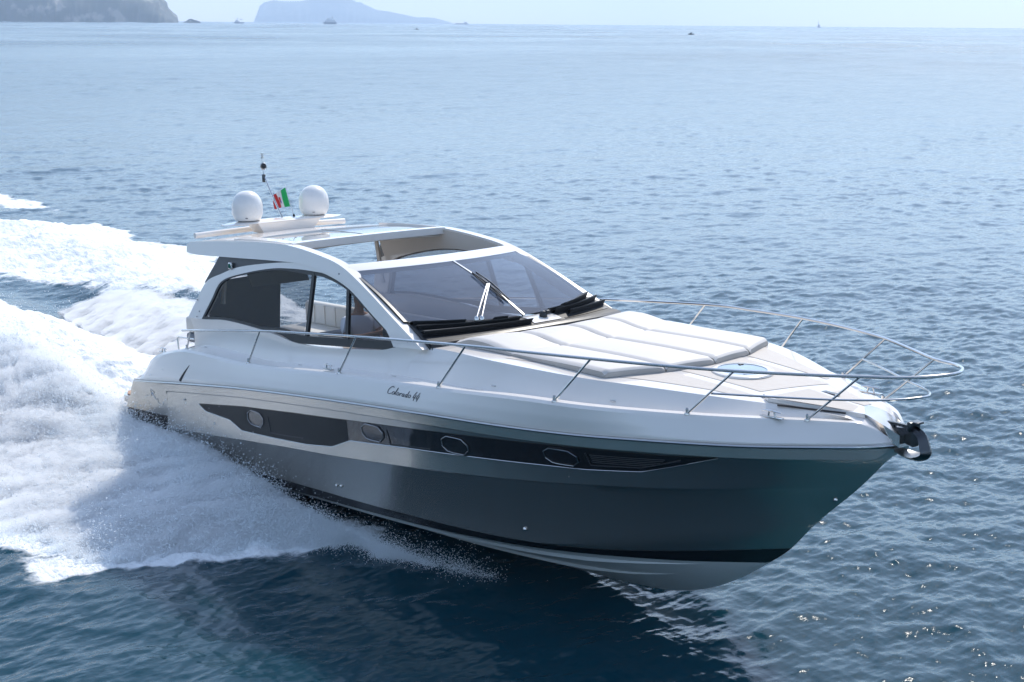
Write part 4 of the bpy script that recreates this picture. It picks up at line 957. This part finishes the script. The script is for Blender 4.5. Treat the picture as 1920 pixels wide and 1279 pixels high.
sm2 = np_mesh('bow_spray', spp.reshape(-1, 3), gridq(*spp.shape[:2]), M['spray']); tag(sm2, kind='stuff')
def mist(name, S, up, dens, seed):
    nx, ny = S.shape[:2]; T = S[::2, ::2].copy(); x, y = T[..., 0], T[..., 1]
    k = np.clip(SP_H(x), 0, 2)
    T[..., 2] += up*k*(.45+.20*fbm((x+np.abs(y)*.9)*1.5+seed, y*.5, 3.0, 4)+.28*fbm((x+np.abs(y)*.9)*5, y*2.0, 1.0, 4)+.25*fbm(x*13, y*13, 1.0, 2))
    T[..., 1] += np.sign(y)*.12*k*fbm(x*1.7, y*1.7, 6.0+seed, 3)
    B_ = T.copy(); B_[..., 2] = -.35; n, m_ = T.shape[:2]
    co_ = np.concatenate([T.reshape(-1, 3), B_.reshape(-1, 3)]); q1 = gridq(n, m_); q2_ = gridq(n, m_, n*m_)[:, ::-1]
    i = np.arange(n-1); j = np.arange(m_-1); o_ = n*m_
    sides = [np.stack([i*m_, (i+1)*m_, (i+1)*m_+o_, i*m_+o_], 1)[:, ::-1], np.stack([i*m_+m_-1, (i+1)*m_+m_-1, (i+1)*m_+m_-1+o_, i*m_+m_-1+o_], 1),
             np.stack([j, j+1, j+1+o_, j+o_], 1), np.stack([(n-1)*m_+j, (n-1)*m_+j+1, (n-1)*m_+j+1+o_, (n-1)*m_+j+o_], 1)[:, ::-1]]
    mt, t, o = base(name); pv_ = N(t, 'ShaderNodeVolumePrincipled'); pv_.inputs['Color'].default_value = (.998, .999, 1.0, 1); pv_.inputs['Density'].default_value = dens; pv_.inputs['Anisotropy'].default_value = .4
    t.links.new(pv_.outputs[0], o.inputs['Volume'])
    Q_ = np.concatenate([q1, q2_]+sides)
    if y.mean() > 0: Q_ = Q_[:, ::-1]
    return tag(np_mesh(name, co_, Q_, mt), kind='stuff')
def droplets(name, P_, size):
    n = len(P_); T0 = np.array([(1, 1, 1), (-1, -1, 1), (-1, 1, -1), (1, -1, -1)])*.6
    ax = rng.normal(size=(n, 3)); ax /= np.linalg.norm(ax, axis=1)[:, None]; th = rng.uniform(0, 6.28, n)
    c, s_ = np.cos(th)[:, None], np.sin(th)[:, None]; out = np.empty((n, 4, 3))
    for k in range(4):
        v_ = T0[k][None, :]*np.ones((n, 1)); out[:, k] = P_+size[:, None]*(v_*c+np.cross(ax, v_)*s_+ax*(np.sum(ax*v_, 1)[:, None])*(1-c))
    b_ = (np.arange(n)*4)[:, None]
    q_ = np.concatenate([b_+np.array([[0, 1, 2]]), b_+np.array([[0, 3, 1]]), b_+np.array([[0, 2, 3]]), b_+np.array([[1, 3, 2]])])
    o = np_mesh(name, out.reshape(-1, 3), q_, M['drop'], smooth=False); return tag(o, kind='stuff')
def scatter(S, n, hgt, wfun):
    nx, ny = S.shape[:2]
    wt = wfun(S).ravel(); wt = np.clip(wt, 0, None); wt /= wt.sum()
    idx = rng.choice(nx*ny, n, p=wt); P0 = S.reshape(-1, 3)[idx]
    dist = rng.exponential(1.0, n)*hgt(P0)
    lump = .35+1.3*np.clip(fbm(P0[:, 0]*1.2+P0[:, 1]*.7, P0[:, 1]*1.2, P0[:, 2]*1.2, 3)+.4, 0, 2)
    dist *= lump
    dr = rng.normal(size=(n, 3))*np.array([.6, .6, .5])+np.array([.10, 0, .45]); dr[:, 1] += np.sign(P0[:, 1])*.25
    return P0+dr*dist[:, None]+rng.normal(size=(n, 3))*.02
hgt = lambda p: .035+.095*np.clip(SP_H(p[:, 0]), 0, 2)
def wgt(S):
    x, y = S[..., 0], np.abs(S[..., 1]); b_ = np.ones_like(x)
    crest = np.exp(-((y-SP_Y(x))/.6)**2)*3.4; out = np.exp(-((y-SP_O(x))/.4)**2)*3.0
    front = sstep(3.5, 5.5, x)*(1-sstep(5.5, 6.6, x))*1.0; b_ = b_*(1-.85*sstep(5.8, 6.8, x))
    return (b_+crest+out+front)*(.25+.75*sstep(-18, -6, x))
D1 = scatter(spr, 520000, hgt, wgt)
droplets('spray_droplets', D1, rng.uniform(.003, .0095, len(D1))*(1-.4*sstep(3.5, 6, D1[:, 0]))*rng.choice([1, 1, 1, 1.3, 1.8], len(D1)))
mist('spray_mist', spp, .10, 6.0, 3)
D2 = scatter(spp, 80000, hgt, wgt)
droplets('spray_droplets', D2, rng.uniform(.004, .012, len(D2)))

mist('spray_mist', spr, .27, 7.0, 0)

# ================================================================ FAR OFF
def far_dir(px):                                     # heading of a place on the horizon, by its bearing from the camera
    v_ = RB @ (r2*((px-960)/F)+d); return math.atan2(v_.y, v_.x)
def place(px, dist): a = far_dir(px); return Vector((CW.x+dist*math.cos(a), CW.y+dist*math.sin(a), 0)), a
def rockmat(name, c1, c2, c3):
    m, t, o = base(name); L = t.links.new; p = N(t, 'ShaderNodeBsdfPrincipled'); p.inputs['Roughness'].default_value = .9
    tc = N(t, 'ShaderNodeTexCoord'); n = N(t, 'ShaderNodeTexNoise'); n.inputs['Scale'].default_value = .02; n.inputs['Detail'].default_value = 9; L(tc.outputs['Object'], n.inputs['Vector'])
    r_ = N(t, 'ShaderNodeValToRGB'); e = r_.color_ramp.elements; e[0].position = .40; e[0].color = (*c1, 1); e[1].position = .56; e[1].color = (*c2, 1); x_ = e.new(.66); x_.color = (*c3, 1)
    L(n.outputs[0], r_.inputs[0]); L(r_.outputs[0], p.inputs[0]); L(p.outputs[0], o.inputs[0]); return m
M['rock'] = rockmat('headland_rock', (.03, .045, .035), (.07, .075, .065), (.34, .30, .24))
M['hillm'] = rockmat('far_hill_cover', (.05, .08, .05), (.09, .11, .07), (.16, .16, .12))
def ridge(name, dist, depth, prof, mat, rough, seed, kind='structure', nx=240, ny=40):
    """a landmass: prof gives px -> skyline height in metres; it rises steeply from the shore and falls away behind"""
    pxs = np.linspace(prof[0][0], prof[-1][0], nx); hs = np.interp(pxs, [p[0] for p in prof], [p[1] for p in prof])
    rowsx = []
    for j in range(ny):
        f = j/(ny-1); dd = dist+depth*f
        pr_ = np.where(f < .35, (f/.35)**.55, 1-.35*((f-.35)/.65)**2)
        a = np.array([far_dir(p) for p in pxs]); x = CW.x+dd*np.cos(a); y = CW.y+dd*np.sin(a)
        nz = fbm(x*rough+seed, y*rough, seed, 6)
        rib = np.abs(perlin(pxs*.08+seed, f*1.5, seed))*.5
        x = x+(nz+rib)*depth*.03; z = hs*pr_*(1+.10*nz*(1 if 0 < f < .36 else .4))-3*(f == 0)
        rowsx.append(np.stack([x, y, z], -1))
    S = np.stack(rowsx, 0); o = np_mesh(name, S.reshape(-1, 3), gridq(ny, nx), mat); return tag(o, kind=kind)
k5 = 4500/F
ridge('headland', 4500, 900, [(-700, 260), (-300, 240), (0, 200), (250, 150), (318, 95), (326, 74), (333, 62), (336, 48), (343, 34), (351, 20), (352, 9), (353, -3)], M['rock'], .004, 2.0, nx=420, ny=60)
k6 = 12500/F
pf_ = [(492, 0), (498, 14), (504, 30), (512, 36), (530, 40), (545, 38), (575, 38), (590, 40), (600, 46), (625, 56), (650, 52), (662, 43), (675, 37), (685, 35), (695, 29), (710, 22), (735, 19), (760, 15), (780, 11), (812, 10), (828, 6), (845, 1), (850, -1)]
ridge('distant_hills', 14300, 1000, [(a, b*k6*1.17) for a, b in pf_], M['hillm'], .0015, 5.0)
# sea stack rock off the headland
p, a = place(378, 4450); m = MB(); R3 = Matrix.Rotation(a-math.pi/2, 3, 'Z'); rowsr = []
for j in range(9):
    f = j/8; rr_ = []
    for k in range(40):
        th = k*2*math.pi/40; L_ = 25*(1-f**2.2)*(.8+.25*math.sin(3*th+1)); hgt_ = 10*f*(1+.35*math.sin(2*th+.6)*(f > .2))
        rr_.append(p+R3 @ Vector((L_*math.cos(th)+1.5*math.sin(9*th), L_*.6*math.sin(th), hgt_-1+2.0*math.sin(5*th+f*4)*f*(1-f)*2)))
    rowsr.append(rr_)
m.grid(rowsr, close=True); o = m.build('sea_stack', M['rock']); tag(o, 'low jagged dark rock islet standing off the tip of the headland', 'rock')
M['shipw'] = pbr('ship_white', (.8, .8, .8), .5); M['shipd'] = pbr('ship_blue_grey', (.25, .30, .38), .5); M['shipk'] = pbr('small_boat_dark', (.03, .035, .04), .4)
def vessel(name, px, dist, yaw_, label, cat, L_, Wd, Hh, tiers, hm, tm, group=None, mast_h=0, funnel=True):
    p, a = place(px, dist); Mx = Matrix.Translation(p) @ Matrix.Rotation(a+math.pi/2+yaw_, 4, 'Z')
    e = empty(name, Mx, label, cat, group); e['_o'] = [0, 0, 0]
    m = MB(); n = 18; rows = []
    for f, wv_ in ((0, .72), (.5, .9), (1, 1.0)):
        left = [V3(-L_/2+L_*k/n*(1+.04*f), -Wd/2*wv_*(1-max(0, (k/n-.62)/.38)**2.2), -.1*Hh+Hh*1.1*f*(1+.25*max(0, k/n-.6)*2)) for k in range(n+1)]
        right = [V3(q_.x, -q_.y, q_.z) for q_ in left[::-1]]; rows.append(left+right)
    m.grid(rows, close=True); m.poly(rows[-1]); m.build('hull', hm, e)
    z = Hh*1.02
    for (x0, x1, hh_, ww_) in tiers:
        m = MB(); m.box(((x0+x1)/2*L_, 0, z+hh_/2), ((x1-x0)*L_, ww_*Wd, hh_), bev=hh_*.08); dk = m.build('superstructure', tm, e)
        z += hh_
    if funnel: 
        m = MB(); m.lathe([(Wd*.12, 0), (Wd*.10, Hh*.9), (0, Hh*.9)], (-.18*L_, 0, z-.2), (-.15, 0, 1), 14); m.build('funnel', hm, e)
    if mast_h:
        m = MB(); m.tube([(.2*L_, 0, z-.1), (.2*L_, 0, z+mast_h)], mast_h*.05, 6); m.build('mast', tm, e)
    return e
vessel('ferry', 628, 4300, .35, 'pale ferry with blue-grey stern crossing in front of the far hills', 'ferry', 36, 9, 5.5, [(-.42, .34, 5, .95), (-.34, .25, 3.2, .85), (-.05, .2, 2.2, .7)], M['shipd'], M['shipw'], mast_h=6)
vessel('cargo_ship', 465, 4400, 2.7, 'small grey cargo ship just right of the rock islet', 'ship', 28, 7, 3.5, [(-.42, .0, 3.5, .9), (-.36, -.14, 3.5, .7), (.1, .38, 2, .8)], M['shipd'], M['shipw'], mast_h=4)
vessel('coaster', 1507, 6000, 1.2, 'tiny ship with a tall mast on the horizon at the right', 'ship', 22, 7, 3.5, [(-.3, .1, 4, .9), (-.2, .05, 4, .7)], M['shipd'], M['shipd'], mast_h=14, funnel=False)
vessel('tanker', 865, 7000, .1, 'very faint long low ship on the horizon beyond the tip of the far hills', 'ship', 55, 9, 5, [(-.42, -.2, 6, .8), (.3, .38, 2, .5)], M['shipd'], M['shipd'], mast_h=4)
def runabout(px, dist, yaw_, label, L_):
    e = vessel('motorboat', px, dist, yaw_, label, 'motorboat', L_, L_*.42, L_*.16, [(-.05, .18, L_*.14, .6)], M['shipk'], M['shipk'], mast_h=L_*.10, funnel=False, group='small motorboats far out')
    for sx_ in (-.12, .02):
        m = MB(); m.tube([(sx_*L_, 0, L_*.2), (sx_*L_, 0, L_*.34), (sx_*L_, 0, L_*.44)], [L_*.05, L_*.055, L_*.02], 8); m.build('rider', M['shipk'], e)
    wk = MB(); rows = []
    for k in range(14):
        f = k/13; rows.append([V3(-L_*.4-f*L_*5, -L_*.2-f*L_*.5, .02), V3(-L_*.4-f*L_*5, 0, .25*(1-f)+.05), V3(-L_*.4-f*L_*5, L_*.2+f*L_*.5, .02)])
    wk.grid(rows); wk.build('wake_foam', M['spray'], e); return e
runabout(784, 1400, 2.9, 'dark motorboat with people aboard, the left one of two far out, below the far hills', 4.2)
runabout(1278, 1070, .35, 'dark motorboat trailing white foam, the right one of two far out', 4.0)

# ================================================================ HAZE
hm_, t, o = base('sea_haze'); pv = N(t, 'ShaderNodeVolumePrincipled'); pv.inputs['Color'].default_value = (.66, .81, 1.0, 1)
pv.inputs['Density'].default_value = 1.25e-4; pv.inputs['Anisotropy'].default_value = .3
t.links.new(pv.outputs[0], o.inputs['Volume'])
mb = MB(); mb.box((CW.x, CW.y, 399), (33000, 33000, 810)); hz = mb.build('haze', hm_, smooth=False); tag(hz, kind='stuff')
for o in list(bpy.data.objects):
    for k_ in ('_o', '_po'):
        if k_ in o: del o[k_]
